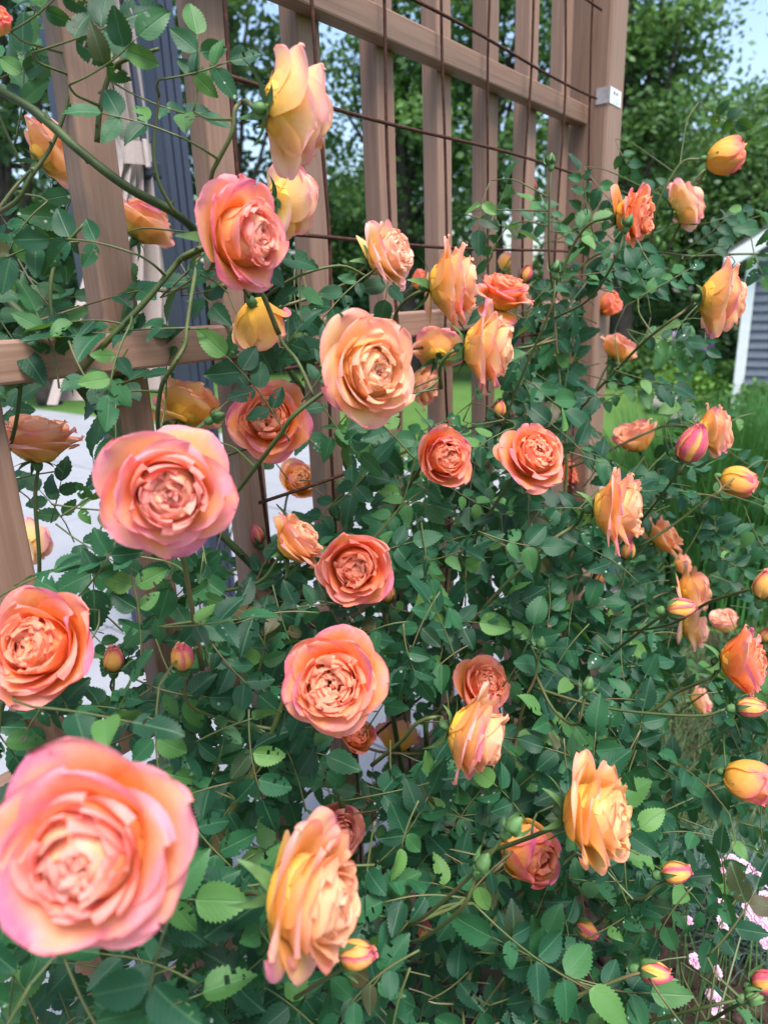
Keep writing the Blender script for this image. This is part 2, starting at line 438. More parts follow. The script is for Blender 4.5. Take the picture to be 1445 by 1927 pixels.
# ================================================================== SHED, right edge
M['siding'] = simple('blue_grey_siding', (.13, .15, .19), .6, .3, .08, 14, .05)
M['trim'] = simple('white_trim', (.74, .76, .80), .5, .4, .05, 14, .03)
M['shingle'] = simple('grey_shingle', (.12, .12, .125), .9, .2, .3, 40, .5)
sc0 = ground(1380, 772)                                # near corner of the shed at the ground
sdx = _n([.10, -1.0, 0]); sdy = np.array([-sdx[1], sdx[0], 0])     # along the visible wall / into the shed
SMX = Matrix(((sdx[0], sdy[0], 0, sc0[0]), (sdx[1], sdy[1], 0, sc0[1]), (0, 0, 1, 0), (0, 0, 0, 1)))
shed = thing('garden_shed', 'blue grey garden shed with white corner trim at the right edge', 'shed', tuple(sc0))
def shed_part(b, name, mat, par=None):
    b.v = [tuple(SMX @ Vector(p)) for p in b.v]; return b.obj(name, mat, par or shed)
SH, SWID, SDEP = 1.50, 3.0, 2.4
shed_part(B().box(.02, SWID, .02, SDEP, -.05, SH), 'wall', 'siding')
nb = 17; bh = SH / nb
for i in range(nb):
    b = B(); z0 = i * bh
    b.add([(.0, -.006, z0), (SWID, -.006, z0), (SWID, .018, z0 + bh), (.0, .018, z0 + bh), (0, .019, z0), (SWID, .019, z0)], [(0, 1, 2, 3), (4, 5, 1, 0)])
    shed_part(b, 'siding_board', 'siding')
shed_part(B().box(-.03, .060, -.03, -.008, -.02, SH + .02, .004), 'corner_board', 'trim')
shed_part(B().box(-.032, -.010, -.0299, .085, -.02, SH + .02, .004), 'corner_board', 'trim')
# gable over the visible wall: rake boards rising to the right
def gable():
    rise = .95; mid = SWID / 2
    b = B(); b.add([(0, .017, SH), (SWID, .017, SH), (mid, .017, SH + rise)], [(0, 1, 2)]); shed_part(b, 'gable', 'siding')
    for s in (0, 1):
        x0, x1 = (-.22, mid) if s == 0 else (SWID + .22, mid)
        zs = SH - .22 * rise / mid
        for nm, mt, y0, y1, dz0, dz1 in (('rake_board', 'trim', -.17, -.145, -.02, .13), ('roof_slope', 'shingle', -.16, SDEP + .1, .13, .17), ('soffit', 'trim', -.144, SDEP + .05, .0, .03)):
            b = B(); v = [(x, y, z + d) for (x, z) in ((x0, zs), (x1, SH + rise)) for y in (y0, y1) for d in (dz0, dz1)]
            b.add(v, [(0, 1, 3, 2), (4, 6, 7, 5), (0, 2, 6, 4), (1, 5, 7, 3), (0, 4, 5, 1), (2, 3, 7, 6)]); shed_part(b, nm, mt)
gable()

# low edging stones and a rock in the far bed
M['stone'] = simple('pale_stone', (.21, .19, .175), .9, .2, .25, 9, .6)
def rock(name, c, s, label, mat='stone', seed=0, grp=None):
    import bmesh
    r = np.random.default_rng(seed); bm = bmesh.new(); bmesh.ops.create_icosphere(bm, subdivisions=3, radius=1)
    ph = r.random((6, 3)) * 6; k = r.normal(size=(6, 3)) * 1.6
    for q in bm.verts:
        p = np.array(q.co); d = 1 + .10 * sum(math.sin(p @ k[i] + ph[i, 0]) for i in range(6)) / 2
        q.co = (c[0] + p[0] * s[0] * d, c[1] + p[1] * s[1] * d, c[2] + p[2] * s[2] * d)
    me = bpy.data.meshes.new(name); bm.to_mesh(me); bm.free(); me.polygons.foreach_set('use_smooth', np.ones(len(me.polygons), bool))
    o = link(name, me, mat); tag(o, label, 'stone', grp)
rock('garden_stone', ground(1258, 772) + [0, 0, .06], (.24, .22, .09), 'flat pale rock at the lawn edge before light green plants', seed=1)
rock('garden_stone', ground(1285, 800) + [0, 0, .05], (.17, .14, .07), 'low brownish stone just right of the flat pale rock', seed=5)
rock('garden_stone', ground(1120, 1420) + [0, 0, .05], (.09, .07, .06), 'small pale grey stone on soil seen under the rose leaves', seed=2)
rock('garden_stone', ground(1190, 1050) + [0, 0, .05], (.16, .13, .10), 'whitish stone half hidden beyond the middle rose stems', seed=3)
rock('garden_stone', ground(1430, 800) + [0, 0, .04], (.40, .14, .06), 'long pale edging stone in front of the shed wall', seed=4)

# ================================================================== leaf card clouds for trees and shrubs
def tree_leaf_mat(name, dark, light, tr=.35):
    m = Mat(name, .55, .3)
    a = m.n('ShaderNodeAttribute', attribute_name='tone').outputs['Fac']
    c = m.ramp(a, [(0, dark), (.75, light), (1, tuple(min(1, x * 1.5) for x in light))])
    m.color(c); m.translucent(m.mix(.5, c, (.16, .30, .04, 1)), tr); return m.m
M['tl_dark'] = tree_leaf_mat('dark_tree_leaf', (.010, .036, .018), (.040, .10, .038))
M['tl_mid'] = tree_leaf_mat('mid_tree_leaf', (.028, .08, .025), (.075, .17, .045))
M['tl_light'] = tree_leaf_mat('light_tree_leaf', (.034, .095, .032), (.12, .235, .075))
M['tl_lime'] = tree_leaf_mat('lime_plant_leaf', (.09, .22, .03), (.20, .38, .07))
M['bark'] = simple('tree_bark', (.05, .042, .036), .9, .2, .4, 12, .8)

def leaf_cloud(centres, spread, n, size, r, flat=.6, wl=.62):
    ci = r.integers(0, len(centres), n)
    c = centres[ci] + r.normal(size=(n, 3)) * spread * np.array([1, 1, .62])
    nrm = r.normal(size=(n, 3)) * (1 - flat) + np.array([0, 0, flat]) + .0; nrm /= np.linalg.norm(nrm, axis=1, keepdims=True)
    d = np.cross(nrm, r.normal(size=(n, 3))); d /= np.linalg.norm(d, axis=1, keepdims=True)
    e = np.cross(nrm, d); s = size * (.6 + .8 * r.random((n, 1)))
    v = np.stack([c - d * s, c + e * s * wl - nrm * s * .12, c + d * s - nrm * s * .25, c - e * s * wl - nrm * s * .12, ], 1)
    mid = np.stack([v[:, 0], v[:, 1], v[:, 2], v[:, 3]], 1).reshape(-1, 3)
    i = np.arange(n)[:, None] * 4
    f = np.concatenate([i + [0, 1, 2], i + [0, 2, 3]], 0)
    ct = r.random(len(centres)); tone = np.clip(.55 * ct[ci] + .45 * r.random(n), 0, 1)
    return mid, f, np.repeat(tone, 4)

def tree(name, label, px, depth, top, bot, halfw, mat, n=9000, size=.085, clumps=110, seed=0, trunk_r=.13, spread=.30, grp='trees beyond the lawn'):
    """top/bot: photo rows that the crown spans at that distance, halfw: crown half width in metres"""
    r = np.random.default_rng(seed)
    base = at(px, 560, depth); base[2] = 0
    zt, zb = at(px, top, depth)[2], max(.4, at(px, bot, depth)[2])
    cz, hz = (zt + zb) / 2, (zt - zb) / 2
    p = r.normal(size=(clumps, 3)); p /= np.linalg.norm(p, axis=1, keepdims=True); p *= (r.random((clumps, 1)) ** .42)
    wob = 1 + .22 * np.sin(p[:, :1] * 5 + seed) * np.cos(p[:, 1:2] * 4 + seed)
    cen = np.array([base[0], base[1], cz]) + p * np.array([halfw, halfw, hz]) * wob
    t = thing(name, label, 'tree', tuple(base), grp)
    lean = r.normal(size=2) * .12
    tp = [(base[0], base[1], -.05), (base[0] + lean[0] * .4, base[1] + lean[1] * .4, zb * .6 + .2), (base[0] + lean[0], base[1] + lean[1], cz), (base[0] + lean[0] * 1.4, base[1] + lean[1] * 1.4, zt - .3 * hz)]
    B().tube(tp, [trunk_r * 1.25, trunk_r, trunk_r * .6, trunk_r * .15], 10, 5).obj('trunk', 'bark', t, smooth=True)
    for k in range(16):
        c = cen[r.integers(0, clumps)]; s = .25 + .6 * r.random()
        z0 = min(zb * .6 + (cz - zb * .6) * s, c[2] - .05)
        a = np.array([base[0] + lean[0] * s, base[1] + lean[1] * s, max(z0, .3)]); mdp = (a + c) / 2 + [0, 0, -.08]
        B().tube([a, mdp, c], [trunk_r * .38, trunk_r * .22, trunk_r * .06], 6, 4).obj('limb', 'bark', t, smooth=True)
    v, f, tn = leaf_cloud(cen, spread, n, size, r, .45)
    link('crown', mesh('crown', v, f, tone=tn), mat, t)
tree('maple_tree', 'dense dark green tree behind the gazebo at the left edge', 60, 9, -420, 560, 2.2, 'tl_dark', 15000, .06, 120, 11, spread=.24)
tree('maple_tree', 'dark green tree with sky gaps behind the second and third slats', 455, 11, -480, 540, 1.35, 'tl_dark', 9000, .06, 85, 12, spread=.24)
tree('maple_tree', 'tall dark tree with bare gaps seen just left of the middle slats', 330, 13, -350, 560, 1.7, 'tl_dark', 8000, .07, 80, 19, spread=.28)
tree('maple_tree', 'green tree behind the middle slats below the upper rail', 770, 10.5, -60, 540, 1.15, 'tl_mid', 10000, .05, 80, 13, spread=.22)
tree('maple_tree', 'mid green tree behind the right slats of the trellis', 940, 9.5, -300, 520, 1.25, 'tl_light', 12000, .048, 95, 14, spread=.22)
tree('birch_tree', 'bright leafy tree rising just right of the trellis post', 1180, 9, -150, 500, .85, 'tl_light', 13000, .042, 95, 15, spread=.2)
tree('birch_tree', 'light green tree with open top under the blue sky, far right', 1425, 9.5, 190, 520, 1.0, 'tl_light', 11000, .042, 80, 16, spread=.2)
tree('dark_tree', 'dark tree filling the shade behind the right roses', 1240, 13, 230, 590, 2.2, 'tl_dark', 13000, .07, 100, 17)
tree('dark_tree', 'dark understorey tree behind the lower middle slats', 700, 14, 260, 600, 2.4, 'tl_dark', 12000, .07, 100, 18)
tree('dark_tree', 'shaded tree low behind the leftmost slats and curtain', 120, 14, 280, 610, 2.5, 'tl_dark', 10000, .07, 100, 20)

def shrub(name, label, px, depth, top, halfw, mat, n, size, seed, cat='shrub', grp='shrubs at the back of the lawn'):
    r = np.random.default_rng(seed); base = at(px, 600, depth); base[2] = 0
    zt = max(.3, at(px, top, depth)[2])
    p = r.normal(size=(60, 3)); p /= np.linalg.norm(p, axis=1, keepdims=True); p *= r.random((60, 1)) ** .4
    cen = base + np.array([0, 0, zt * .52]) + p * np.array([halfw, halfw, zt * .45])
    t = thing(name, label, cat, tuple(base), grp)
    b = B()
    for k in range(9):
        c = cen[r.integers(0, 60)]; b.tube([base + r.normal(size=3) * [.05, .05, 0], (base + c) / 2, c], [.012, .009, .004], 5, 3)
    b.obj('stems', 'bark', t)
    v, f, tn = leaf_cloud(cen, .14 * halfw + .05, n, size, r, .4)
    link('foliage', mesh('foliage', v, f, tone=tn), mat, t)
for i, (px, dp, tp, hw) in enumerate(((1100, 13, 520, 1.6), (1235, 12, 570, 1.3), (1375, 12.5, 540, 1.4), (900, 13, 480, 1.9), (640, 13, 470, 1.8), (420, 13, 480, 1.8), (150, 13, 480, 2.2), (-60, 12, 500, 1.6))):
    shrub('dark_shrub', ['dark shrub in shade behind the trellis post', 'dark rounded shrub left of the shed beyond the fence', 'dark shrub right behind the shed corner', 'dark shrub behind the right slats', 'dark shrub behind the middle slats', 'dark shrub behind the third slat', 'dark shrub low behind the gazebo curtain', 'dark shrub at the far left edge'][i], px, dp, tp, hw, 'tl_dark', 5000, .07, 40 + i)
shrub('leafy_border_plant', 'light green feathery plant in the bed beside the flat pale rock', 1320, 7.4, 705, .5, 'tl_lime', 3500, .03, 60, 'plant', 'plants in the far bed')
shrub('leafy_border_plant', 'low green mound of leaves before the purple flowers', 1230, 9.2, 640, .8, 'tl_mid', 3500, .04, 61, 'plant', 'plants in the far bed')
shrub('leafy_border_plant', 'mid green bushy plant against the shed corner', 1462, 6.0, 735, .2, 'tl_mid', 2200, .03, 62, 'plant', 'plants in the far bed')
# purple phlox heads
M['purple'] = simple('purple_blossom', (.60, .40, .68), .7, .2, .2, 40, 0)
ph = thing('purple_phlox', 'clump of pale purple flower heads below the right rose', 'plant', tuple(ground(1320, 740)))
for i, (px, py) in enumerate(((1265, 635), (1308, 642), (1335, 646), (1328, 662))):
    c = at(px, py, 8.0); r = np.random.default_rng(i); n = 90
    cc = c + r.normal(size=(n, 3)) * .028
    v, f, tn = leaf_cloud(cc, .004, 260, .016, r, .3, .9)
    link('flower_head', mesh('flower_head', v, f), 'purple', ph)
    B().tube([(c[0], c[1], 0), (c[0] + .02, c[1], c[2] * .5), tuple(c)], [.006, .005, .004], 5, 3).obj('stalk', 'sepal', ph)

# chain link fence across the back
M['galv'] = simple('galvanised_steel', (.10, .11, .12), .5, .5, .2, 30, .1)
fa, fb = at(880, 600, 15.5), at(1480, 600, 13.0); fa[2] = fb[2] = 0
fen = thing('chain_link_fence', 'thin grey chain link fence across the shaded back of the lawn', 'fence', tuple((fa + fb) / 2))
for i in range(5):
    p = fa + (fb - fa) * i / 4; B().tube([(p[0], p[1], -.1), (p[0], p[1], 1.12)], .025, 8, 1).obj('fence_post', 'galv', fen)
for z in (.08, 1.08): B().tube([fa + [0, 0, z], fb + [0, 0, z]], .017, 6, 1).obj('fence_rail', 'galv', fen)
b = B(); L = np.linalg.norm(fb - fa); n = int(L / .12)
for i in range(n):
    p = fa + (fb - fa) * i / n; d = (fb - fa) / L * .98
    for s in (1, -1):
        q = p + d * s
        if 0 <= i + s * .98 / .12 <= n: b.tube([p + [0, 0, .08], q + [0, 0, 1.06]], .0022, 3, 1)
b.obj('wire_net', 'galv', fen, kind='stuff')

# ================================================================== ORNAMENTAL GRASS and short grass
def blade_mesh(name, base, n, h, wid, bend, r, spread, seg=5, mat=None):
    """n tapering arching blades growing round base"""
    a = r.random(n) * 2 * math.pi; rad = np.sqrt(r.random(n))
    b0 = np.stack([base[0] + np.cos(a) * rad * spread[0], base[1] + np.sin(a) * rad * spread[1], np.full(n, base[2])], 1)
    out = a + r.normal(size=n) * .8
    hh = h * (.6 + .5 * r.random(n)); bd = bend * (.25 + r.random(n)) * hh
    T = np.linspace(0, 1, seg)
    pos = b0[:, None, :] + np.stack([np.cos(out)[:, None] * bd[:, None] * T ** 2.2, np.sin(out)[:, None] * bd[:, None] * T ** 2.2, hh[:, None] * (T - .18 * T ** 3 * (bd / hh)[:, None])], -1)
    sd = np.stack([-np.sin(out + .5), np.cos(out + .5), np.zeros(n)], 1)
    w = (wid * (1 - T ** 1.6) + wid * .04)
    L = pos - sd[:, None, :] * w[None, :, None]; R = pos + sd[:, None, :] * w[None, :, None]
    v = np.stack([L, R], 2).reshape(n, seg * 2, 3)
    q = np.array([[2 * k, 2 * k + 1, 2 * k + 3, 2 * k + 2] for k in range(seg - 1)])
    f = (np.arange(n)[:, None, None] * seg * 2 + q).reshape(-1, 4)
    return v.reshape(-1, 3), f, np.repeat(r.random(n), seg * 2)
M['blade'] = tree_leaf_mat('grass_blade', (.022, .085, .018), (.060, .20, .045), .3)
M['blade2'] = tree_leaf_mat('lawn_blade', (.035, .075, .03), (.09, .15, .06), .25)
for i, (px, py, hh, sp, n, lab) in enumerate(((1330, 1110, .78, (.34, .34), 4200, 'tall clump of fine green ornamental grass behind the right roses'), (1470, 1090, .80, (.32, .32), 3400, 'tall green ornamental grass clump cut by the right edge'), (1215, 960, .42, (.22, .22), 1100, 'smaller green grass clump beside the lawn behind the middle roses'))):
    g = ground(px, py); r = np.random.default_rng(80 + i)
    t = thing('ornamental_grass', lab, 'grass', tuple(g), 'ornamental grass clumps')
    v, f, tn = blade_mesh('blades', g, n, hh, .0042, .30, r, sp)
    link('blades', mesh('blades', v, f, tone=tn), 'blade', t, kind='stuff')
V = []; FF = []; TT = []; k0 = 0
r = np.random.default_rng(90)
for _ in range(420):
    px, py = r.uniform(1180, 1560), r.uniform(1180, 1660)
    g = ground(px, py)
    v, f, tn = blade_mesh('x', g, 26, .05, .0014, .9, r, (.05, .05), 3)
    V.append(v); FF.append(f + k0); TT.append(tn); k0 += len(v)
o = link('short_grass', mesh('short_grass', np.vstack(V), np.vstack(FF), tone=np.concatenate(TT)), 'blade2', kind='stuff')
tag(o, 'short weedy grass on the ground at lower right', 'grass', kind='stuff')
# soil clods
import bmesh as _bm
bmx = _bm.new(); _bm.ops.create_icosphere(bmx, subdivisions=1, radius=1); iv = np.array([q.co[:] for q in bmx.verts]); fi = np.array([[q.index for q in fc.verts] for fc in bmx.faces]); bmx.free()
n = 2600; r = np.random.default_rng(91)
cc = np.stack([r.uniform(.2, 2.3, n), r.uniform(-.9, .6, n), np.full(n, .006)], 1); ss = .003 + .011 * r.random((n, 1, 1)) ** 3
vv = (cc[:, None, :] + iv[None] * ss * (.6 + .8 * r.random((n, 12, 1)))).reshape(-1, 3)
o = link('soil_clods', mesh('soil_clods', vv, (np.arange(n)[:, None, None] * 12 + fi).reshape(-1, 3)), 'soil', kind='stuff')
tag(o, 'dark crumbly soil clods under the pink flowers', 'soil', kind='stuff')

# ================================================================== PINK DIANTHUS at lower right
M['pink'] = simple('pink_blossom', (.70, .44, .58), .65, .2, .12, 90, .2)
M['pink'].node_tree  # frilled pale pink petals
M['bluegreen'] = tree_leaf_mat('blue_green_leaf', (.04, .085, .075), (.09, .16, .14), .2)
PF = [(1308, 1808, 30), (1348, 1828, 32), (1358, 1738, 34), (1378, 1730, 26), (1405, 1712, 30), (1425, 1725, 36), (1440, 1742, 28), (1295, 1732, 20), (1300, 1650, 36), (1275, 1675, 28), (1262, 1690, 24), (1355, 1630, 30), (1378, 1622, 34), (1400, 1630, 30), (1420, 1640, 34), (1440, 1655, 34), (1388, 1645, 26), (1442, 1775, 26), (1352, 1880, 26), (1338, 1872, 24), (1350, 1905, 26), (1358, 1700, 22), (1345, 1695, 18), (1440, 1690, 30), (1375, 1655, 22), (1293, 1665, 24)]
dia = [thing('pink_dianthus', 'low pink dianthus with frilly flowers and blue green leaves, lower right', 'plant', tuple(ground(1400, 1800)))]
for i, (px, py, d) in enumerate(PF):
    r = np.random.default_rng(200 + i); z = .029 * F / d * (.92 if d > 26 else .8)
    z = min(max(z, 1.08), 1.32); c = at(px, py, z); R = d / 2 * z / F * .88
    fc = _n(cv(r.normal() * .5, -.7 + r.normal() * .3, -.8)); ax = _n(np.cross(fc, [0.2, .3, 1])); ay = np.cross(fc, ax)
    b = B()
    for ring, (np_, rs, up) in enumerate(((6, 1.0, .15), (6, .74, .45), (5, .45, .8))):
        for p_ in range(np_):
            a = 2 * math.pi * (p_ + .5 * ring) / np_ + r.normal() * .1; w = math.pi / np_ * 1.15
            pts = [c]
            for k in range(9):
                s = k / 8 * 2 - 1; rr = R * rs * (1 - .28 * abs(s) ** 2.5 + .07 * (k % 2)); a2 = a + s * w
                pts.append(c + rr * (math.cos(a2) * ax + math.sin(a2) * ay) + fc * (R * up * .5 + R * .10 * math.sin(k * 2.3 + p_)))
            b.add(pts, [(0, k, k + 1) for k in range(1, 9)])
    o = b.obj('blossom', 'pink', dia[0])
    g = ground(px, py); gp = np.array([c[0] + r.normal() * .02, c[1] + r.normal() * .02, .0])
    B().tube([c - fc * .003, c - fc * .02 + [0, 0, -.01], gp], [.0012, .0012, .0015], 5, 3).obj('stalk', 'sepal', dia[0])
V = []; FF = []; TT = []; k0 = 0; r = np.random.default_rng(95)
for px, py in [(1400, 1760), (1440, 1740), (1370, 1700), (1330, 1690), (1400, 1690), (1430, 1800), (1300, 1700), (1445, 1690), (1350, 1760), (1360, 1660)]:
    v, f, tn = blade_mesh('x', ground(px, py, .01), 90, .10, .0017, 1.1, r, (.07, .07), 4); V.append(v); FF.append(f + k0); TT.append(tn); k0 += len(v)
link('foliage', mesh('foliage', np.vstack(V), np.vstack(FF), tone=np.concatenate(TT)), 'bluegreen', dia[0], kind='stuff')
# twigs lying on the soil
M['deadwood'] = simple('dead_twig', (.10, .075, .055), .9, .2, .3, 60, .3)
for i in range(4):
    r = np.random.default_rng(300 + i); g = ground((1310, 1390, 1340, 1290)[i], (1740, 1790, 1770, 1860)[i], .03); d = r.normal(size=3) * .06; d[2] = .03 * r.random()
    o = B().tube([g - d, g + r.normal(size=3) * .008, g + d], [.0022, .002, .0012], 5, 4).obj('dead_twig', 'deadwood')
    tag(o, ['short dry twig on the soil above the upper pink blossom', 'dry twig among the right pink blossoms', 'dry twig leaning beside the blue green leaves', 'dry twig at the foot of the rose stems'][i], 'twig', 'dry twigs on the soil')

# ================================================================== ROSE BUSH
bush_base = np.array([.95, .50, 0.0])
bush = thing('rose_bush', 'large climbing rose bush with peach and coral blooms on the trellis', 'rose bush', tuple(bush_base))

# ---- petals
PAL = {   # claw, body, tip, guard edge (linear albedo)
    'peach': ((.97, .62, .05), (.97, .56, .17), (.97, .61, .31), (.95, .40, .36)),
    'coral': ((.97, .50, .03), (.97, .28, .035), (.97, .33, .10), (.95, .34, .32)),
    'pink':  ((.97, .58, .04), (.97, .41, .10), (.97, .41, .24), (.94, .32, .44)),
    'gold':  ((.97, .63, .03), (.97, .57, .11), (.97, .60, .22), (.95, .43, .30)),
    'pale':  ((.97, .69, .12), (.97, .67, .28), (.97, .69, .42), (.94, .46, .48)),
    'flame': ((.97, .62, .04), (.97, .52, .08), (.97, .44, .13), (.90, .17, .25)),
    'deep':  ((.80, .26, .05), (.72, .18, .09), (.72, .22, .15), (.70, .24, .22)),
}
MAG = np.array((.70, .08, .24)); CREAM = np.array((.98, .74, .42)); BACKY = np.array((.92, .56, .20))

def petal(L, Wd, tau, rb, zb, theta, rck, ruf, r, pal, kind, nu=12, nv=10, tuck=.05, notch=.05, rnd=3.4):
    """one petal: tau = tangent angle (deg; 0 outward, 90 up, >90 inward) at keys along the length"""
    s = np.linspace(0, 1, nu); u = 1 - (1 - s) ** 2.0
    keys = np.linspace(0, 1, len(tau)); fine = np.linspace(0, 1, 60)
    tf = np.radians(np.interp(fine, keys, tau)); dr = np.cos(tf) / 59; dz = np.sin(tf) / 59
    rr = rb + L * np.concatenate([[0], np.cumsum((dr[1:] + dr[:-1]) / 2)]); zz = zb + L * np.concatenate([[0], np.cumsum((dz[1:] + dz[:-1]) / 2)])
    v_ = np.linspace(-1, 1, nv)
    U, Vv = np.meshgrid(u, v_, indexing='ij')
    ph = r.random(4) * 6.28
    ue = U * (1 - notch * np.exp(-(Vv / .22) ** 2) * U ** 3 - .035 * np.sin(Vv * 4.5 + ph[0]) * U ** 3)
    R = np.interp(ue, fine, rr); Z = np.interp(ue, fine, zz); T = np.interp(ue, fine, tf)
    sh = (.30 + .70 * np.minimum(1, U * 1.55) ** .8) * np.sqrt(np.clip(1 - U ** rnd, 0, 1))
    half = Wd * .5 * sh
    rc = np.maximum(R * rck, .0035)
    a = np.clip(Vv * half / rc, -1.5, 1.5)
    er = R - rc * (1 - np.cos(a)); et = rc * np.sin(a)
    # normal offset: ruffle near the rim, spiral tuck, edge roll
    nrm = ruf * (U ** 2.5) * (np.sin(Vv * 3.2 + ph[1]) * .6 + np.sin(Vv * 7.0 + ph[2]) * .32 * U + .35 * np.sin(U * 6 + Vv * 2 + ph[3])) + tuck * L * Vv * U
    nr = nrm * np.sin(T); nzz = -nrm * np.cos(T)
    er = er + nr; Z = Z + nzz
    ct, st = math.cos(theta), math.sin(theta)
    P = np.stack([er * ct - et * st, er * st + et * ct, Z], -1).reshape(-1, 3)
    # pigment: yellow claw, peach body, pinker rim; guard petals flush magenta at the margins
    c0, c1, c2, c3 = [np.array(q) for q in PAL[pal]]
    uu = U[..., None]; av = np.abs(Vv)[..., None]
    sm = lambda x, a_, b_: np.clip((x - a_) / (b_ - a_), 0, 1) ** 2 * (3 - 2 * np.clip((x - a_) / (b_ - a_), 0, 1))
    C = c0 * (1 - sm(uu, .08, .5)) + c1 * sm(uu, .08, .5)
    C = C * (1 - sm(uu, .45, .95)) + c2 * sm(uu, .45, .95)
    if kind in ('guard', 'cup'):
        m = sm(uu + .22 * av ** 2 + .06 * np.sin(Vv * 5 + ph[0])[..., None], .78, 1.08) * (.95 if kind == 'guard' else .5)
        C = C * (1 - m) + c3 * m
        if kind == 'guard':
            if r.random() < .32:      # one margin flushed deep magenta
                sd = 1 if r.random() < .5 else -1
                m = sm(uu * .9 + .35 * sd * Vv[..., None], .78, 1.1) * .62
                C = C * (1 - m) + np.array((.70, .12, .38)) * m
            if r.random() < .5:
                m = (1 - sm(uu, .25, .75)) * .5; C = C * (1 - m) + np.array((.90, .55, .06)) * m
    if kind == 'inner':
        m = sm(uu, .35, .95) * r.uniform(.1, .75); C = C * (1 - m) + (CREAM * .55 + c2 * .45 if pal == 'coral' else CREAM) * m
        m = sm(uu + .25 * av ** 3, .93, 1.03) * .5; C = C * (1 - m) + c3 * m
    if kind == 'bud':
        m = sm(np.sin(Vv * 2.4 + ph[0])[..., None] * .5 + .5 + .35 * (uu - .5), .62, .8) * .9
        C = np.array((.92, .55, .12)) * (1 - m) + MAG * m
        m = sm(uu, .7, 1.0) * .6; C = C * (1 - m) + MAG * m
    C = np.clip(C * r.uniform(.94, 1.05), 0, .97)
    i = np.arange(nu * nv).reshape(nu, nv)
    f = np.stack([i[:-1, :-1], i[1:, :-1], i[1:, 1:], i[:-1, 1:]], -1).reshape(-1, 4)
    uv = np.stack([(Vv * .5 + .5), U], -1).reshape(-1, 2)
    col = np.concatenate([C.reshape(-1, 3), np.ones((nu * nv, 1))], 1)
    return P, f, uv, col

def frame(z, roll):
    z = _n(z); x = _n(np.cross([.31, .17, .94] if abs(z[2]) < .9 else [1, 0, 0], z)); y = np.cross(z, x)
    c, s = math.cos(roll), math.sin(roll)
    return np.stack([x * c + y * s, -x * s + y * c, z], 1)      # columns

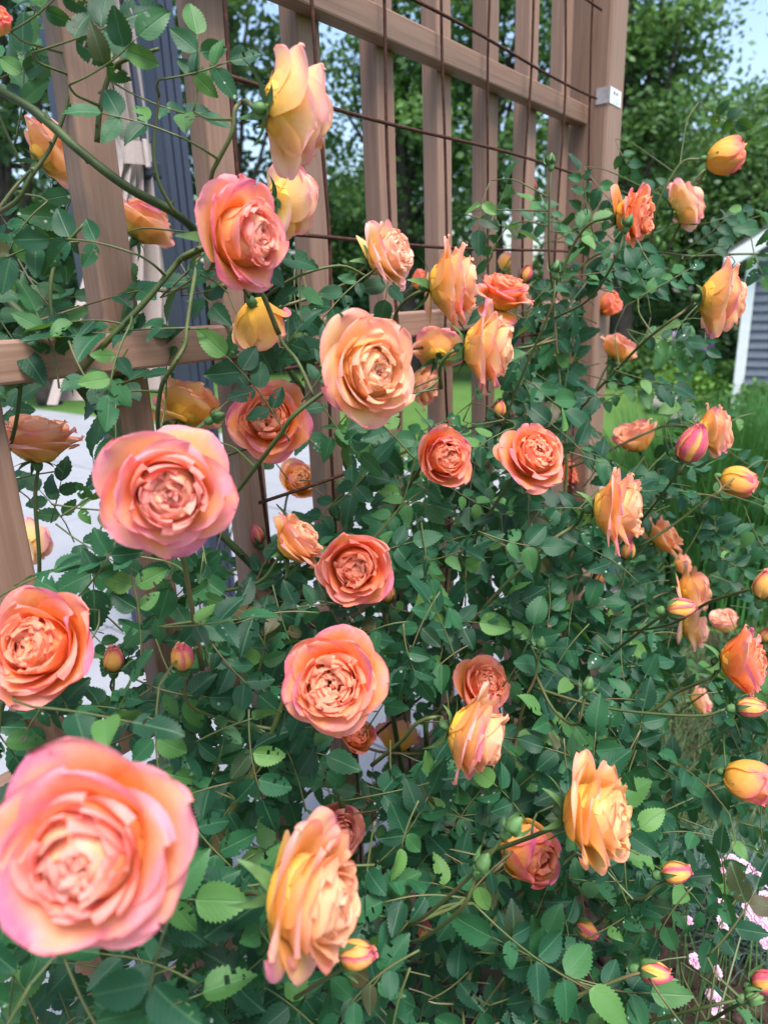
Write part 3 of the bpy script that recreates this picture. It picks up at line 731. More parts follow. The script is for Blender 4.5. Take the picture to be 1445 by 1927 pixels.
def bloom_petals(R, op, pal, r, full=True, heart='scale'):
    """petals of an open cabbage-style bloom of radius R; op 0 closed cup .. 1 fully open. yields (kind, data) outermost first"""
    out = []
    ga = r.random() * 6.28
    lerp = lambda a, b: a + (b - a) * op
    def ring(n, L, Wd, tau, rb, zb, rck, ruf, kind, jit=.16, tj=6, zj=.0, lo=.92, **k):
        nonlocal ga
        ga += 2.4 + r.normal() * .1
        for i in range(n):
            th = ga + 2 * math.pi * i / n + r.normal() * jit
            d = r.normal() * tj
            t = [a + d * (j / (len(tau) - 1)) + r.normal() * 2 for j, a in enumerate(tau)]
            lf = r.uniform(lo, 1.06)
            out.append((kind, petal(L * lf * R, Wd * r.uniform(.92, 1.12) * R, t, rb * R, zb * R + r.normal() * zj * R, th, rck, ruf * R, r, pal, kind, **k)))
    # guard petals: spread wide, now and then one thrown back
    ng = 5
    ga += 1.0; nback = 0
    for i in range(ng):
        th = ga + 2 * math.pi * i / ng + r.normal() * .15
        back = op > .84 and r.random() < .14 and nback < 1
        t = [lerp(8, 10), lerp(52, 40), lerp(88, 42), lerp(110, 22), lerp(118, -8)]
        if back: t = [0, 0, -12, -25, -40]; nback += 1
        t = [a + r.normal() * 5 for a in t]
        out.append(('guard', petal((.84 if back else 1.0) * R * lerp(1.35, 1.02) * r.uniform(.95, 1.06), R * r.uniform(1.4, 1.68), t, .07 * R, .0, th, 1.3, .055 * R, r, pal, 'guard', nu=14, nv=14, tuck=.05, rnd=4.2)))
    ring(5, lerp(1.30, 1.04), 1.48, [lerp(12, 16), lerp(58, 54), lerp(92, 60), lerp(116, 48), lerp(124, 22)], .07, .02, 1.15, .045, 'guard' if op > .5 else 'cup', nu=13, nv=13, tuck=.06, rnd=4.0)
    ring(5, lerp(1.25, 1.02), 1.40, [lerp(14, 14), lerp(62, 60), lerp(98, 80), lerp(120, 78), lerp(128, 58)], .10, .03, 1.08, .04, 'cup', nu=12, nv=11, tuck=.06)
    ring(6, lerp(1.18, .98), 1.10, [lerp(30, 12), 70, lerp(110, 92), lerp(125, 96), lerp(132, 84)], lerp(.10, .22), .04, 1.03, .035, 'cup', tuck=.07)
    ring(6, lerp(1.10, .92), 1.00, [lerp(36, 18), 78, 100, lerp(126, 108), lerp(134, 100)], lerp(.10, .28), .05, 1.0, .03, 'cup', tuck=.07)
    # packed inner petals: folded inwards like scales, or standing in edge-on whorls
    q = lerp(.55, 1.0)
    if heart == 'scale':
        k = [(6, .92, 1.15, [40, 80, 106, 124, 132], .34), (5, .90, 1.12, [48, 80, 106, 128, 138], .31), (5, .88, 1.04, [54, 80, 106, 130, 142], .27), (4, .85, .98, [58, 80, 106, 130, 146], .22), (4, .81, .86, [62, 82, 104, 128, 146], .17), (3, .77, .76, [66, 84, 102, 124, 142], .12), (3, .72, .58, [72, 86, 100, 120, 136], .07), (2, .66, .42, [80, 88, 98, 112, 124], .02)]
        ruf, tk = .06, .07
    else:
        k = [(6, .90, 1.15, [44, 82, 100, 110, 112], .38), (5, .88, 1.15, [54, 84, 98, 106, 108], .34), (5, .86, 1.05, [62, 84, 96, 104, 108], .295), (4, .84, .98, [66, 84, 95, 102, 106], .245), (4, .82, .86, [70, 85, 94, 100, 106], .195), (3, .80, .78, [74, 86, 93, 100, 106], .145), (3, .77, .58, [78, 87, 92, 98, 104], .09), (2, .74, .42, [82, 89, 91, 96, 102], .03)]
        ruf, tk = .085, .09
    k = [(n, L, Wd * (.8 + .2 * q), tau, rb * q) for n, L, Wd, tau, rb in k]
    if not full: k = k[::2]
    for n, L, Wd, tau, rb in k:
        ring(n, L, Wd, tau, rb, .09, 1.0 if heart == 'scale' else r.uniform(.85, 1.1), ruf, 'inner', jit=.34, tj=6, zj=.015, lo=.88, nu=12, nv=11, tuck=tk, notch=.045, rnd=2.8)
    return out

def bud_petals(R, op, r):
    """pointed bud of half-width R"""
    out = []
    for ringi, (n, L, rb) in enumerate(((3, 3.0, .25), (3, 3.05, .2))):
        for i in range(n):
            th = 2 * math.pi * (i + .5 * ringi) / n + r.normal() * .1
            t = [10, 60, 95, 120, 142 - 25 * op]
            out.append(('bud', petal(L * R * (1 - .05 * ringi), 2.5 * R * (1 - .12 * ringi), t, .15 * R, 0, th, 1.0, .04 * R, r, 'gold', 'bud', nu=9, nv=9, tuck=.10, notch=-.04)))
    return out

def calyx_mesh(R, hip, spread, r, long=1.0):
    """hip plus five sepals, around -z .. +z"""
    b = B()
    b.tube([(0, 0, -1.9 * hip), (0, 0, -1.4 * hip), (0, 0, -.6 * hip), (0, 0, .1 * hip)], [.35 * hip, .85 * hip, hip, .8 * hip], 8, 3)
    for i in range(5):
        a = 2 * math.pi * i / 5 + r.normal() * .15; tl = np.radians(np.interp(np.linspace(0, 1, 6), [0, .5, 1], spread)) + r.normal() * .2
        p = np.array([.6 * hip, 0.0]); pts = []; L = R * long * r.uniform(.8, 1.15)
        for k in range(6):
            w = .19 * L * (1 - k / 5.2) ** .8 * (1 if k else .8)
            pts.append((p[0], p[1], w)); p = p + L / 5 * np.array([math.cos(tl[k]), math.sin(tl[k])])
        v = []
        for q in pts:
            for sg in (-1, 0, 1):
                x, y, z = q[0] + .15 * q[2] * abs(sg), sg * q[2], q[1]
                v.append((x * math.cos(a) - y * math.sin(a), x * math.sin(a) + y * math.cos(a), z))
        b.add(v, [(3 * k + j, 3 * k + j + 1, 3 * k + j + 4, 3 * k + j + 3) for k in range(5) for j in (0, 1)])
    return b

BL = []        # (px, py, radius px, depth) for keeping leaves from covering blooms
def make_bloom(i, px, py, dpx, dirv, op, pal, label, size=.092, heart=None, depth=None, roll=None):
    r = np.random.default_rng(1000 + i)
    z = depth or size * F / dpx
    R = dpx * z / F / 2 * (1.50 - .42 * min(1, op / .8))
    fac = _n(cv(dirv[0], -dirv[1], -dirv[2])); c = at(px, py, z); base = c - fac * (.62 - .20 * op) * R
    Fm = frame(fac, r.random() * 6.28 if roll is None else roll)
    e = link('rose_bloom', None, parent=bush, label=label)
    hero = dpx >= 150
    inn = []
    cnt = 0
    for kind, (P, f, uv, col) in bloom_petals(R, op, pal, r, dpx > 95, heart or ('whorl' if pal in ('coral', 'deep') else 'scale')):
        P = P @ Fm.T + base
        if hero or kind != 'inner' and cnt < 16:
            link('petal', mesh('petal', P, f, uv, col, smooth=True), 'petal', e); cnt += 1
        else: inn.append((P, f, uv, col))
    if inn:
        k = np.cumsum([0] + [len(q[0]) for q in inn])
        link('rosette', mesh('rosette', np.vstack([q[0] for q in inn]), np.vstack([q[1] + k[j] for j, q in enumerate(inn)]), np.vstack([q[2] for q in inn]), np.vstack([q[3] for q in inn]), smooth=True), 'petal', e, kind='stuff')
    b = calyx_mesh(R * .62, .0052, [-5, -35, -60] if op > .6 else [40, 60, 20], r)
    b.v = [tuple(np.array(q) @ Fm.T + base) for q in b.v]; b.obj('calyx', 'sepal', e, smooth=True)
    add_stem(e, base - fac * .009, fac, r, .0021)
    BL.append((px, py, dpx * .5, z))
STEMS = {}
STEMP = np.zeros((0, 3))
def add_stem(e, p0, fac, r, rad):
    if STEMS.get('next') is not None:
        pts = [p0] + STEMS['next']; STEMS['next'] = None
    else:
        core = np.array([p0[0] + .10 * (bush_base[0] - p0[0]) + r.normal() * .02, p0[1] + .06 + .25 * max(0, .45 - p0[1]), p0[2] - .20])
        if core[2] < .05: core[2] = .05
        low = CPC[CPC[:, 2] < p0[2] - .03]
        if len(low):
            dd = np.linalg.norm(low - (p0 - fac * .05), axis=1); j = int(dd.argmin())
            if dd[j] < .18: core = low[j]
        p1 = p0 - fac * .030 + [0, 0, -.006]; p2 = p1 * .55 + core * .45 - fac * .015 + r.normal(size=3) * .006
        pts = [p0, p1, p2, core]
    global STEMP
    STEMP = np.vstack([STEMP, catmull(pts, [1] * len(pts), 4)[0][4:]])
    B().tube(pts, [rad * .85] + [rad] * (len(pts) - 2) + [rad * 1.25], 7, 5).obj('stem', 'stem', e, smooth=True)

def make_bud(i, px, py, wpx, dirv, op, label, green=False, width=.021, depth=None):
    r = np.random.default_rng(3000 + i)
    if green: width = .012
    z = depth or width * F / wpx; R = wpx * z / F / 2
    fac = _n(cv(dirv[0], -dirv[1], -dirv[2])); base = at(px, py, z) - fac * 1.25 * R
    Fm = frame(fac, r.random() * 6.28)
    e = link('rose_bud', None, parent=bush, label=label)
    if not green:
        for kind, (P, f, uv, col) in bud_petals(R, op, r):
            link('petal', mesh('petal', P @ Fm.T + base, f, uv, col, smooth=True), 'petal', e)
        b = calyx_mesh(R * 2.1, R * .48, [15, 75, 60 if op < .5 else -20], r)
    else:
        b = calyx_mesh(R * 3.0, R * .75, [20, 88, 108], r)
        b.tube([(0, 0, -.2 * R), (0, 0, .7 * R), (0, 0, 1.6 * R), (0, 0, 2.4 * R)], [.6 * R, .95 * R, .7 * R, .12 * R], 8, 3)
    b.v = [tuple(np.array(q) @ Fm.T + base) for q in b.v]; b.obj('calyx', 'sepal', e, smooth=True)
    add_stem(e, base - fac * R * .9, fac, r, .0015)
    BL.append((px, py, wpx * .6, z))

# ---- canes in plain view
CANES = [
 ([(-60, 140, .63), (60, 205, .63), (150, 283, .63), (240, 352, .64), (330, 402, .68), (380, 450, .75), (440, 530, .86), (540, 690, .98), (640, 850, 1.05), (700, 1000, 1.08)], .0040, .0050),
 ([(-40, 520, .66), (40, 590, .66), (80, 645, .66), (140, 715, .67), (200, 790, .72), (300, 900, .80), (420, 1010, .86), (520, 1110, .9)], .0042, .0052),
 ([(395, 460, .60), (350, 480, .60), (330, 500, .61), (270, 572, .61), (205, 640, .62), (160, 690, .63), (138, 720, .66)], .0022, .0030),
 ([(183, 268, .63), (190, 200, .62), (214, 128, .615), (262, 104, .61), (300, 92, .61)], .0026, .0016),
 ([(214, 128, .615), (208, 90, .62), (196, 40, .62), (178, -20, .63)], .0017, .0012),
 ([(378, 448, .74), (372, 490, .68), (360, 560, .64), (352, 618, .63), (348, 650, .63), (325, 690, .63), (302, 738, .66), (300, 820, .74), (330, 900, .82)], .0018, .0024),
 ([(600, 1200, .60), (560, 1250, .63), (505, 1395, .66), (450, 1500, .68), (400, 1620, .70), (380, 1800, .75)], .0022, .0036),
 ([(1042, 560, 1.02), (1046, 640, 1.02), (1055, 740, 1.03), (1066, 850, 1.04), (1060, 980, 1.05)], .0018, .0026),
 ([(1470, 478, 1.15), (1390, 478, 1.15), (1300, 482, 1.16), (1210, 472, 1.18), (1120, 480, 1.22), (1060, 540, 1.25)], .0018, .0026),
 ([(870, 1890, .66), (900, 1780, .68), (960, 1700, .72), (1040, 1640, .8), (1100, 1590, .85)], .0030, .0022),
 ([(1000, 1215, .80), (1010, 1260, .8), (985, 1330, .82), (960, 1420, .86)], .0016, .0022),
 ([(-20, 1500, .56), (0, 1345, .56), (20, 1310, .55), (70, 1270, .57)], .0030, .0020),
 ([(-40, 420, .68), (30, 380, .66), (60, 330, .65), (100, 270, .65), (130, 180, .64), (120, 100, .63)], .0024, .0014),
 ([(330, 402, .66), (300, 345, .64), (290, 280, .63), (300, 180, .62)], .0018, .0012),
 ([(140, 715, .67), (110, 640, .63), (95, 560, .62), (110, 480, .62), (160, 420, .62)], .0024, .0014),
 ([(470, 600, .80), (500, 560, .76), (560, 520, .74), (640, 500, .76), (690, 520, .78)], .0018, .0014),
 ([(590, 745, .62), (560, 680, .62), (530, 640, .64), (500, 560, .66)], .0018, .0014),
 ([(30, 640, .64), (40, 700, .64), (30, 800, .66), (0, 900, .7)], .0016, .0022),
 ([(350, 1080, .8), (352, 1150, .8), (358, 1240, .82), (360, 1380, .86)], .0022, .0030),
]
for base_x, tip in ((.55, (300, 1500, .8)), (.75, (640, 1500, .86)), (.95, (800, 1350, .9)), (1.15, (960, 1350, .98)), (1.35, (1080, 1250, 1.1)), (.35, (120, 1650, .62)), (1.5, (1150, 1000, 1.25)), (.85, (720, 1000, .98))):
    t = at(*tip); bs = np.array([base_x, .50 + rng.normal() * .03, -.02]); md = (bs + t) / 2 + [0, .06, .05]
    pp = [proj(bs), proj(md), proj(t)]; CANES.append(([tuple(q) for q in pp], .0055, .0036))
CPC = np.vstack([catmull([at(*q) for q in pts], [ra] * len(pts), 6)[0] for pts, ra, rb in CANES])
BLOOMS = [
 (178, 1592, 385, (.06, .10, 1), .95, 'pink', 'largest pink and coral bloom, nearest at lower left', .094),
 (318, 922, 262, (.30, -.20, .92), .85, 'pink', 'large coral pink bloom facing down in front of the second slat', .092),
 (80, 1216, 222, (-.05, .22, 1), .70, 'coral', 'orange coral cupped bloom cut by the left edge', .092),
 (628, 1280, 200, (.0, .06, 1), .95, 'coral', 'round coral bloom facing the viewer in the lower middle', .09),
 (666, 1066, 148, (.10, -.08, 1), .62, 'coral', 'smaller orange bloom with one magenta petal above the round coral bloom', .08),
 (688, 700, 215, (.52, -.05, .78), .88, 'peach', 'large peach bloom in the centre with a divided heart', .092),
 (452, 446, 218, (.84, -.10, .48), 1.0, 'pink', 'pink bloom turned to the right before the third slat', .09),
 (545, 208, 217, (.80, .18, -.42), 1.0, 'pale', 'pale apricot bloom seen from behind, highest on the slats', .09),
 (540, 378, 142, (.62, .25, -.62), 1.0, 'pale', 'cream bloom with a pink edge behind the pink one', 0.072),
 (488, 602, 118, (.15, -.45, -.75), .55, 'gold', 'yellow bloom hanging with its back to the viewer', 0.06),
 (726, 482, 138, (.70, .22, .45), .88, 'pale', 'pale pink half open bloom before the fourth slat', .085),
 (846, 535, 171, (.96, .05, .12), 1.0, 'peach', 'side view peach bloom above the centre with an upright pink petal', .088),
 (946, 556, 113, (.22, .78, .52), .95, 'coral', 'coral bloom opening upward right of the upper slats', .085),
 (912, 655, 173, (.94, -.06, .20), 1.0, 'peach', 'side view apricot bloom right of the large central one', .088),
 (826, 660, 103, (.10, .75, -.50), .95, 'peach', 'apricot bloom with its back turned between two side view blooms', .085),
 (793, 726, 88, (.85, -.10, .30), .7, 'peach', 'small peach bloom tucked right behind the large central one', .08),
 (832, 862, 118, (.35, .02, .90), .60, 'coral', 'small coral rose with tight whorled heart in the middle', .075),
 (1000, 862, 142, (.30, .38, .80), .92, 'coral', 'flat wide salmon bloom right of the middle', .088),
 (1066, 890, 62, (.80, .15, .40), .8, 'coral', 'small salmon bloom behind the flat wide one', .08),
 (1156, 958, 171, (.90, .0, .36), 1.0, 'peach', 'peach bloom in profile on an arching stem, right of the middle', .09),
 (1112, 1534, 218, (.84, .10, .48), 1.0, 'gold', 'golden apricot bloom at lower right facing right', .092),
 (996, 1602, 128, (.42, .05, .80), .12, 'flame', 'half closed orange bloom with magenta petals beside green buds', 0.068),
 (888, 1382, 192, (.88, -.22, .28), 1.0, 'peach', 'peach bloom tilted down in the lower middle right', .09),
 (906, 1292, 122, (.42, .40, .70), .85, 'coral', 'coral bloom peeping up behind the tilted peach one', .085),
 (576, 1690, 299, (.93, -.03, .30), 1.0, 'peach', 'large apricot bloom in profile at the bottom', .094),
 (628, 1562, 118, (.45, .05, .85), .7, 'deep', 'dusky red bloom in shade behind the large apricot profile', .08),
 (672, 1384, 70, (.30, .20, .80), .2, 'flame', 'narrow orange bloom just below the round coral one', .05),
 (746, 1390, 92, (.10, .65, -.55), .8, 'peach', 'faded peach bloom among leaves below the round coral one', .085),
 (508, 792, 156, (.05, .05, 1), .92, 'coral', 'coral bloom crossed by leaves left of the centre', .092),
 (352, 768, 143, (.25, .75, -.30), 1.0, 'gold', 'yellow bloom seen from behind above the large coral pink one', .088),
 (72, 832, 165, (.10, .95, .22), .95, 'peach', 'peach cup facing upward at the left edge', .09),
 (58, 1022, 96, (.35, .2, -.8), .85, 'pale', 'pale yellow bloom behind the lower left slat', .085),
 (556, 1022, 132, (.55, .50, .10), 1.0, 'peach', 'peach bloom with its back to the viewer behind central leaves', 0.076),
 (560, 906, 84, (.30, .30, .55), .6, 'gold', 'small orange bloom half hidden below the leaf crossed one', .075),
 (96, 292, 136, (.45, .55, -.25), 1.0, 'peach', 'peach bloom behind the left leaves beside the first slat', .088),
 (268, 425, 130, (.35, .75, -.10), 1.0, 'peach', 'peach bloom behind the leftmost full slat', .088),
 (1188, 406, 119, (.76, -.10, .46), 1.0, 'coral', 'salmon bloom right of the post with a green bud before it', .085),
 (1283, 388, 98, (.75, .40, .05), 1.0, 'pale', 'pale peach bloom right of the salmon one at the top right', .085),
 (1364, 296, 78, (.70, -.05, .20), .15, 'flame', 'half closed peach bloom highest at the top right', .066),
 (1350, 562, 144, (.90, -.05, .10), 1.0, 'peach', 'apricot bloom in profile left of the shed', .088),
 (1146, 574, 50, (.40, .3, .5), .3, 'coral', 'small orange bloom beside the post', .06),
 (1162, 658, 80, (.45, .75, .15), .8, 'peach', 'orange bloom half hidden by leaves below the post', .085),
 (1196, 824, 88, (-.35, .80, .20), .6, 'peach', 'peach bloom with petals spread like wings over the lawn', .085),
 (1338, 812, 109, (.85, .1, .2), 1.0, 'peach', 'peach bloom right behind the round magenta streaked bud', .085),
 (1388, 906, 72, (.72, -.25, .30), .1, 'flame', 'nodding half closed peach bloom before the tall grass', .06),
 (1246, 1012, 91, (.70, .45, .20), 1.0, 'peach', 'uppermost of the faded peach blooms stacked before the tall grass', .085),
 (1300, 1108, 98, (.85, .15, .15), 1.0, 'peach', 'middle faded peach bloom of the stack before the tall grass', .085),
 (1304, 1182, 87, (.80, .0, .25), 1.0, 'pale', 'lowest faded peach bloom of the stack before the tall grass', .085),
 (1394, 1246, 139, (.78, .06, .48), .75, 'coral', 'salmon bloom with an upright pink petal near the right edge', .085),
 (1362, 1172, 56, (-.2, .7, .2), .5, 'pale', 'pale yellow bloom behind the salmon one at the right edge', .07),
 (1406, 1470, 98, (.62, -.08, .60), .15, 'flame', 'half open yellow and coral bloom at the right edge', .064),
 (1316, 1318, 60, (.75, .25, .25), .8, 'pale', 'pale yellow bloom low behind right stems', .08),
 (1302, 1384, 46, (.3, -.3, -.5), .6, 'peach', 'small peach bloom low behind right stems', .075),
 (1282, 1062, 52, (.8, .2, .25), .8, 'peach', 'small peach bloom squeezed into the stack of faded blooms', .08),
 (790, 528, 44, (.5, .3, .4), .4, 'coral', 'small orange bloom left of the upright pink petal', .05),
 (955, 498, 44, (.2, .6, -.3), .6, 'gold', 'small yellow bloom among top right leaves', .06),
 (-4, 40, 56, (.5, .2, .5), .1, 'flame', 'orange bloom at the upper left corner', .05),
 (462, 965, 58, (.2, .2, -.7), .7, 'pink', 'faded pink bloom in shade right of the large coral pink one', .075),
]
BUDS = [
 (343, 1236, 46, (.05, .75, .5), .2, 'magenta and cream bud on the second slat'),
 (731, 1116, 30, (.1, .8, .4), .1, 'red bud right of the magenta tipped orange bloom'),
 (672, 1796, 56, (.80, .25, .30), .3, 'yellow bud with magenta tip right of the large profile bloom'),
 (1272, 1642, 42, (.80, .30, .3), .3, 'magenta and yellow bud above the pink flowers'),
 (1104, 1750, 34, (.75, -.3, .4), .3, 'small red and yellow bud below the golden bloom'),
 (1232, 1830, 44, (.85, .1, .35), .2, 'red bud at the bottom right on a green stem'),
 (800, 1752, 30, (.1, .8, .3), .3, 'small yellow and magenta bud by the bottom stem'),
 (1442, 1848, 44, (.6, .5, .4), .2, 'red bud cut by the right edge at the bottom'),
 (1182, 1036, 28, (.1, .85, .3), .2, 'small magenta bud below the profile peach bloom'),
 (1128, 1092, 22, (.4, .8, .3), .2, 'tiny orange bud in the right leaves'),
 (940, 770, 26, (.0, .9, .3), .2, 'small pink bud under the right slats'),
 (1302, 836, 58, (.20, .85, .40), .1, 'round red and yellow bud before the lawn', False, .036),
 (1280, 1144, 42, (.85, .2, .3), .2, 'magenta bud left of the faded bloom stack'),
 (1412, 1332, 40, (.8, .15, .35), .2, 'pink bud below the right edge salmon bloom'),
 (1440, 1100, 46, (.1, .85, .3), .2, 'orange bud at the right edge above the salmon bloom'),
 (1440, 1195, 24, (.3, .8, .3), .2, 'red bud at the right edge beside the salmon bloom'),
 (214, 1240, 40, (.1, .8, .3), .5, 'orange bud behind the leaves left of the magenta one'),
 (990, 516, 26, (.2, .8, .3), .3, 'small orange and red bud above the upward coral bloom'),
 (1003, 350, 16, (.0, .9, .2), .1, 'tiny pink bud before the right slats'),
 (482, 1005, 30, (-.3, .8, .3), .2, 'pinkish bud below the leaf crossed bloom'),
]
GREEN = [(1037, 298, 17, (.0, .95, .2)), (1047, 500, 19, (.1, .95, .2)), (911, 1620, 32, (.35, .85, .3)), (970, 1550, 32, (.55, .75, .3)), (1018, 1208, 20, (.1, .9, .3)), (1108, 1285, 23, (.2, .9, .3)), (1420, 1878, 26, (.8, .3, .3)), (412, 783, 22, (.7, .4, -.2)), (1184, 414, 19, (.3, .9, .4)), (228, 1240, 20, (.4, .8, .4)), (1262, 1848, 22, (.8, .2, .3))]

# stems drawn from the photograph for the blooms whose stalk is in plain view: bloom index -> points (px, py, depth)
STEMPTS = {
 5: [(560, 775, .575), (530, 815, .59), (490, 868, .62), (452, 918, .66), (405, 975, .72)],
 6: [(400, 462, .602), (375, 472, .602), (345, 487, .605)],
 7: [(462, 190, .615), (443, 205, .615), (437, 250, .62), (412, 300, .63), (398, 335, .64), (392, 420, .68)],
 19: [(1085, 985, .79), (1040, 1015, .80), (1000, 1052, .82), (945, 1105, .84), (880, 1180, .88)],
 37: [(1322, 322, 1.10), (1312, 350, 1.12), (1280, 420, 1.15), (1255, 470, 1.18)],
 39: [(1300, 575, .93), (1262, 603, .95), (1215, 640, .99), (1165, 690, 1.05), (1090, 770, 1.12)],
 43: [(1290, 803, 1.12), (1250, 802, 1.12), (1200, 822, 1.12), (1130, 855, 1.13), (1070, 880, 1.15)],
 44: [(1355, 920, 1.05), (1325, 942, 1.06), (1270, 985, 1.08), (1200, 1030, 1.10)],
 48: [(1345, 1268, .84), (1315, 1285, .85), (1270, 1305, .88), (1220, 1340, .90), (1130, 1365, .95), (1040, 1385, 1.0)],
 50: [(1372, 1468, .86), (1330, 1480, .87), (1280, 1495, .88), (1230, 1530, .90), (1150, 1560, .95)],
 21: [(948, 1618, .66), (915, 1650, .66), (885, 1672, .67), (860, 1715, .68), (795, 1725, .70), (720, 1775, .74)],
 20: [(1060, 1552, .60), (1030, 1562, .61), (985, 1580, .64), (900, 1610, .70)],
 24: [(512, 1690, .46), (500, 1688, .47), (470, 1680, .50), (430, 1700, .55)],
 11: [(822, 540, .78), (800, 545, .78), (770, 560, .79), (745, 590, .82), (740, 640, .86)],
 13: [(868, 655, .77), (845, 665, .78), (828, 690, .79), (830, 730, .82)],
 30: [(68, 915, .71), (68, 960, .71), (75, 1060, .72), (70, 1150, .74), (60, 1300, .76)],
 22: [(830, 1350, .71), (805, 1352, .72), (780, 1365, .73), (755, 1395, .75), (700, 1440, .80)],
}
STEMPTS_BUD = {
 5: [(1218, 1830, .62), (1190, 1834, .62), (1130, 1856, .63), (1060, 1880, .64), (960, 1892, .68)],
 3: [(1258, 1655, .66), (1235, 1668, .66), (1210, 1690, .67), (1170, 1700, .70), (1120, 1740, .75)],
 11: [(1290, 870, .81), (1280, 885, .81), (1262, 907, .83), (1232, 948, .88), (1190, 1000, .97), (1120, 1080, 1.02)],
 14: [(1425, 1105, .63), (1400, 1112, .64), (1330, 1135, .7), (1260, 1175, .8), (1170, 1190, .95)],
 12: [(1268, 1152, .66), (1245, 1160, .67), (1215, 1180, .70), (1150, 1230, .8)],
 2: [(650, 1808, .5), (640, 1825, .5), (600, 1850, .52), (520, 1900, .6)],
 7: [(1425, 1868, .60), (1400, 1885, .60), (1370, 1900, .62), (1330, 1925, .66)],
}
for i, q in enumerate(BLOOMS):
    if i in STEMPTS: STEMS['next'] = [at(*p) for p in STEMPTS[i]]
    make_bloom(i, *q)
for i, q in enumerate(BUDS):
    if i in STEMPTS_BUD: STEMS['next'] = [at(*p) for p in STEMPTS_BUD[i]]
    make_bud(i, *q)
for i, q in enumerate(GREEN): make_bud(100 + i, *q, .1, 'closed green bud', True)

for pts, ra, rb in CANES:
    P = [at(*q) for q in pts]; n = len(P); b = B(); RR = list(np.linspace(ra, rb, n)); b.tube(P, RR, 8, 5)
    r = np.random.default_rng(int(pts[0][0]) + 5000)
    PP, _ = catmull(P, RR, 6)
    for k in range(3, len(PP) - 3, 5):       # thorns
        t = _n(PP[k + 1] - PP[k - 1]); d = _n(np.cross(t, r.normal(size=3))); q = PP[k] + d * ra * .8; h = ra * 2.0
        s1 = np.cross(t, d)
        b.add([q + t * h * .6, q - t * h * .5 + s1 * h * .22, q - t * h * .5 - s1 * h * .22, q + d * h - t * h * .25], [(0, 1, 3), (1, 2, 3), (2, 0, 3)])
    b.obj('cane', 'cane' if ra > .004 or rb > .0045 else 'stem', bush, smooth=True)

# ---- leaflets
def leaflet(N, wd, fold, droop, twist, r, teeth=True, inner=True):
    rows = []; uv = []
    ph = r.random(3) * 6
    for i in range(N + 1):
        t = i / N
        w = .5 * wd * (t ** .52) * ((1 - t) ** .88) / .395 if 0 < t < 1 else .0
        cols = (-1, -.5, 0, .5, 1) if inner else (-1, 0, 1)
        for s in cols:
            ww = w; yy = t
            if abs(s) == 1 and teeth and 0 < i < N:
                if i % 2: ww = w * 1.07; yy = t + .022
                else: ww = w * .93; yy = t - .008
            x = s * ww
            z = fold * abs(x) - droop * t * t + .03 * abs(s) * math.sin(t * 7 + ph[0] + (2 if s > 0 else 0)) + twist * x * t
            rows.append((x, yy, z)); uv.append((.5 + x, t))
    nc = 5 if inner else 3
    f = [(i * nc + j, i * nc + j + 1, (i + 1) * nc + j + 1, (i + 1) * nc + j) for i in range(N) for j in range(nc - 1)]
    return np.array(rows), np.array(f), np.array(uv)
r = np.random.default_rng(50)
HERO = []; LOW = []
for k in range(11):
    a = (.56 + .13 * r.random(), r.uniform(.0, .55), r.uniform(-.05, .34), r.normal() * .35)
    v, f, uv = leaflet(22, *a, r)
    if k in (2, 5, 8, 10):
        drop = set(); 
        for _ in range(3 if k < 9 else 5):
            q = 4 * int(r.integers(4, 17)) + int(r.integers(0, 4)); drop |= {q, q + 4} if r.random() < .6 else {q}
        f = np.array([x for i, x in enumerate(f.tolist()) if i not in drop])
    HERO.append(mesh('leaflet', v, f, uv, smooth=True)); HERO[-1].materials.append(M['leaf'])
    LOW.append(leaflet(12, *a, r, True, False))

# ---- where leaves grow: density by 100 px cell of the photo, 0 bare .. 9 thick
DENS = """
621110000000000
632210000000000
532201000000010
543202000143231
764331210465443
865434332476321
665555431476420
775666555786420
765477776887642
774567888888864
565588899999875
566689999999976
567899999999987
887899999999986
765899999999974
766899999999963
888999999999742
889999999999631
999999999998632
999999999998743
""".split()
CTRL = np.array([(178, 1592, .37), (318, 922, .50), (80, 1216, .56), (628, 1280, .60), (666, 1066, .68), (690, 700, .60), (452, 446, .62), (100, 300, .62), (100, 600, .58), (545, 208, .62), (580, 1690, .48), (1112, 1534, .60), (996, 1602, .64), (888, 1382, .70), (1156, 958, .80), (1000, 862, .84), (832, 862, .86), (846, 535, .82), (912, 655, .82), (1394, 1246, .86), (1350, 562, 1.0), (1188, 406, 1.08), (1040, 420, 1.05), (1040, 640, 1.0), (1338, 812, 1.08), (1300, 1108, 1.15), (1240, 1830, .64), (960, 1880, .56), (640, 1900, .50), (250, 1880, .42), (420, 1500, .55), (1406, 1470, .86), (1180, 1250, .86), (400, 1250, .62), (1430, 1870, .62), (30, 1500, .46), (300, 1300, .60), (160, 760, .50)])
def dsurf(px, py):
    w = 1 / (((CTRL[:, 0] - px) / 100) ** 2 + ((CTRL[:, 1] - py) / 100) ** 2 + .25) ** 1.5
    return float((w * CTRL[:, 2]).sum() / w.sum())
BLA = np.array(BL)
CP = np.vstack([catmull([at(*q) for q in pts], [ra] * len(pts), 6)[0] for pts, ra, rb in CANES] + [STEMP])
SPR = []       # finished sprays: dict(rachis points, leaflet matrices, score)
TW = B()       # thin twigs
def mat_from(o, d, n, s):
    d = _n(d); n = _n(n - d * (n @ d)); x = np.cross(d, n)
    m = np.eye(4); m[:3, 0] = x * s; m[:3, 1] = d * s; m[:3, 2] = n * s; m[:3, 3] = o; return m
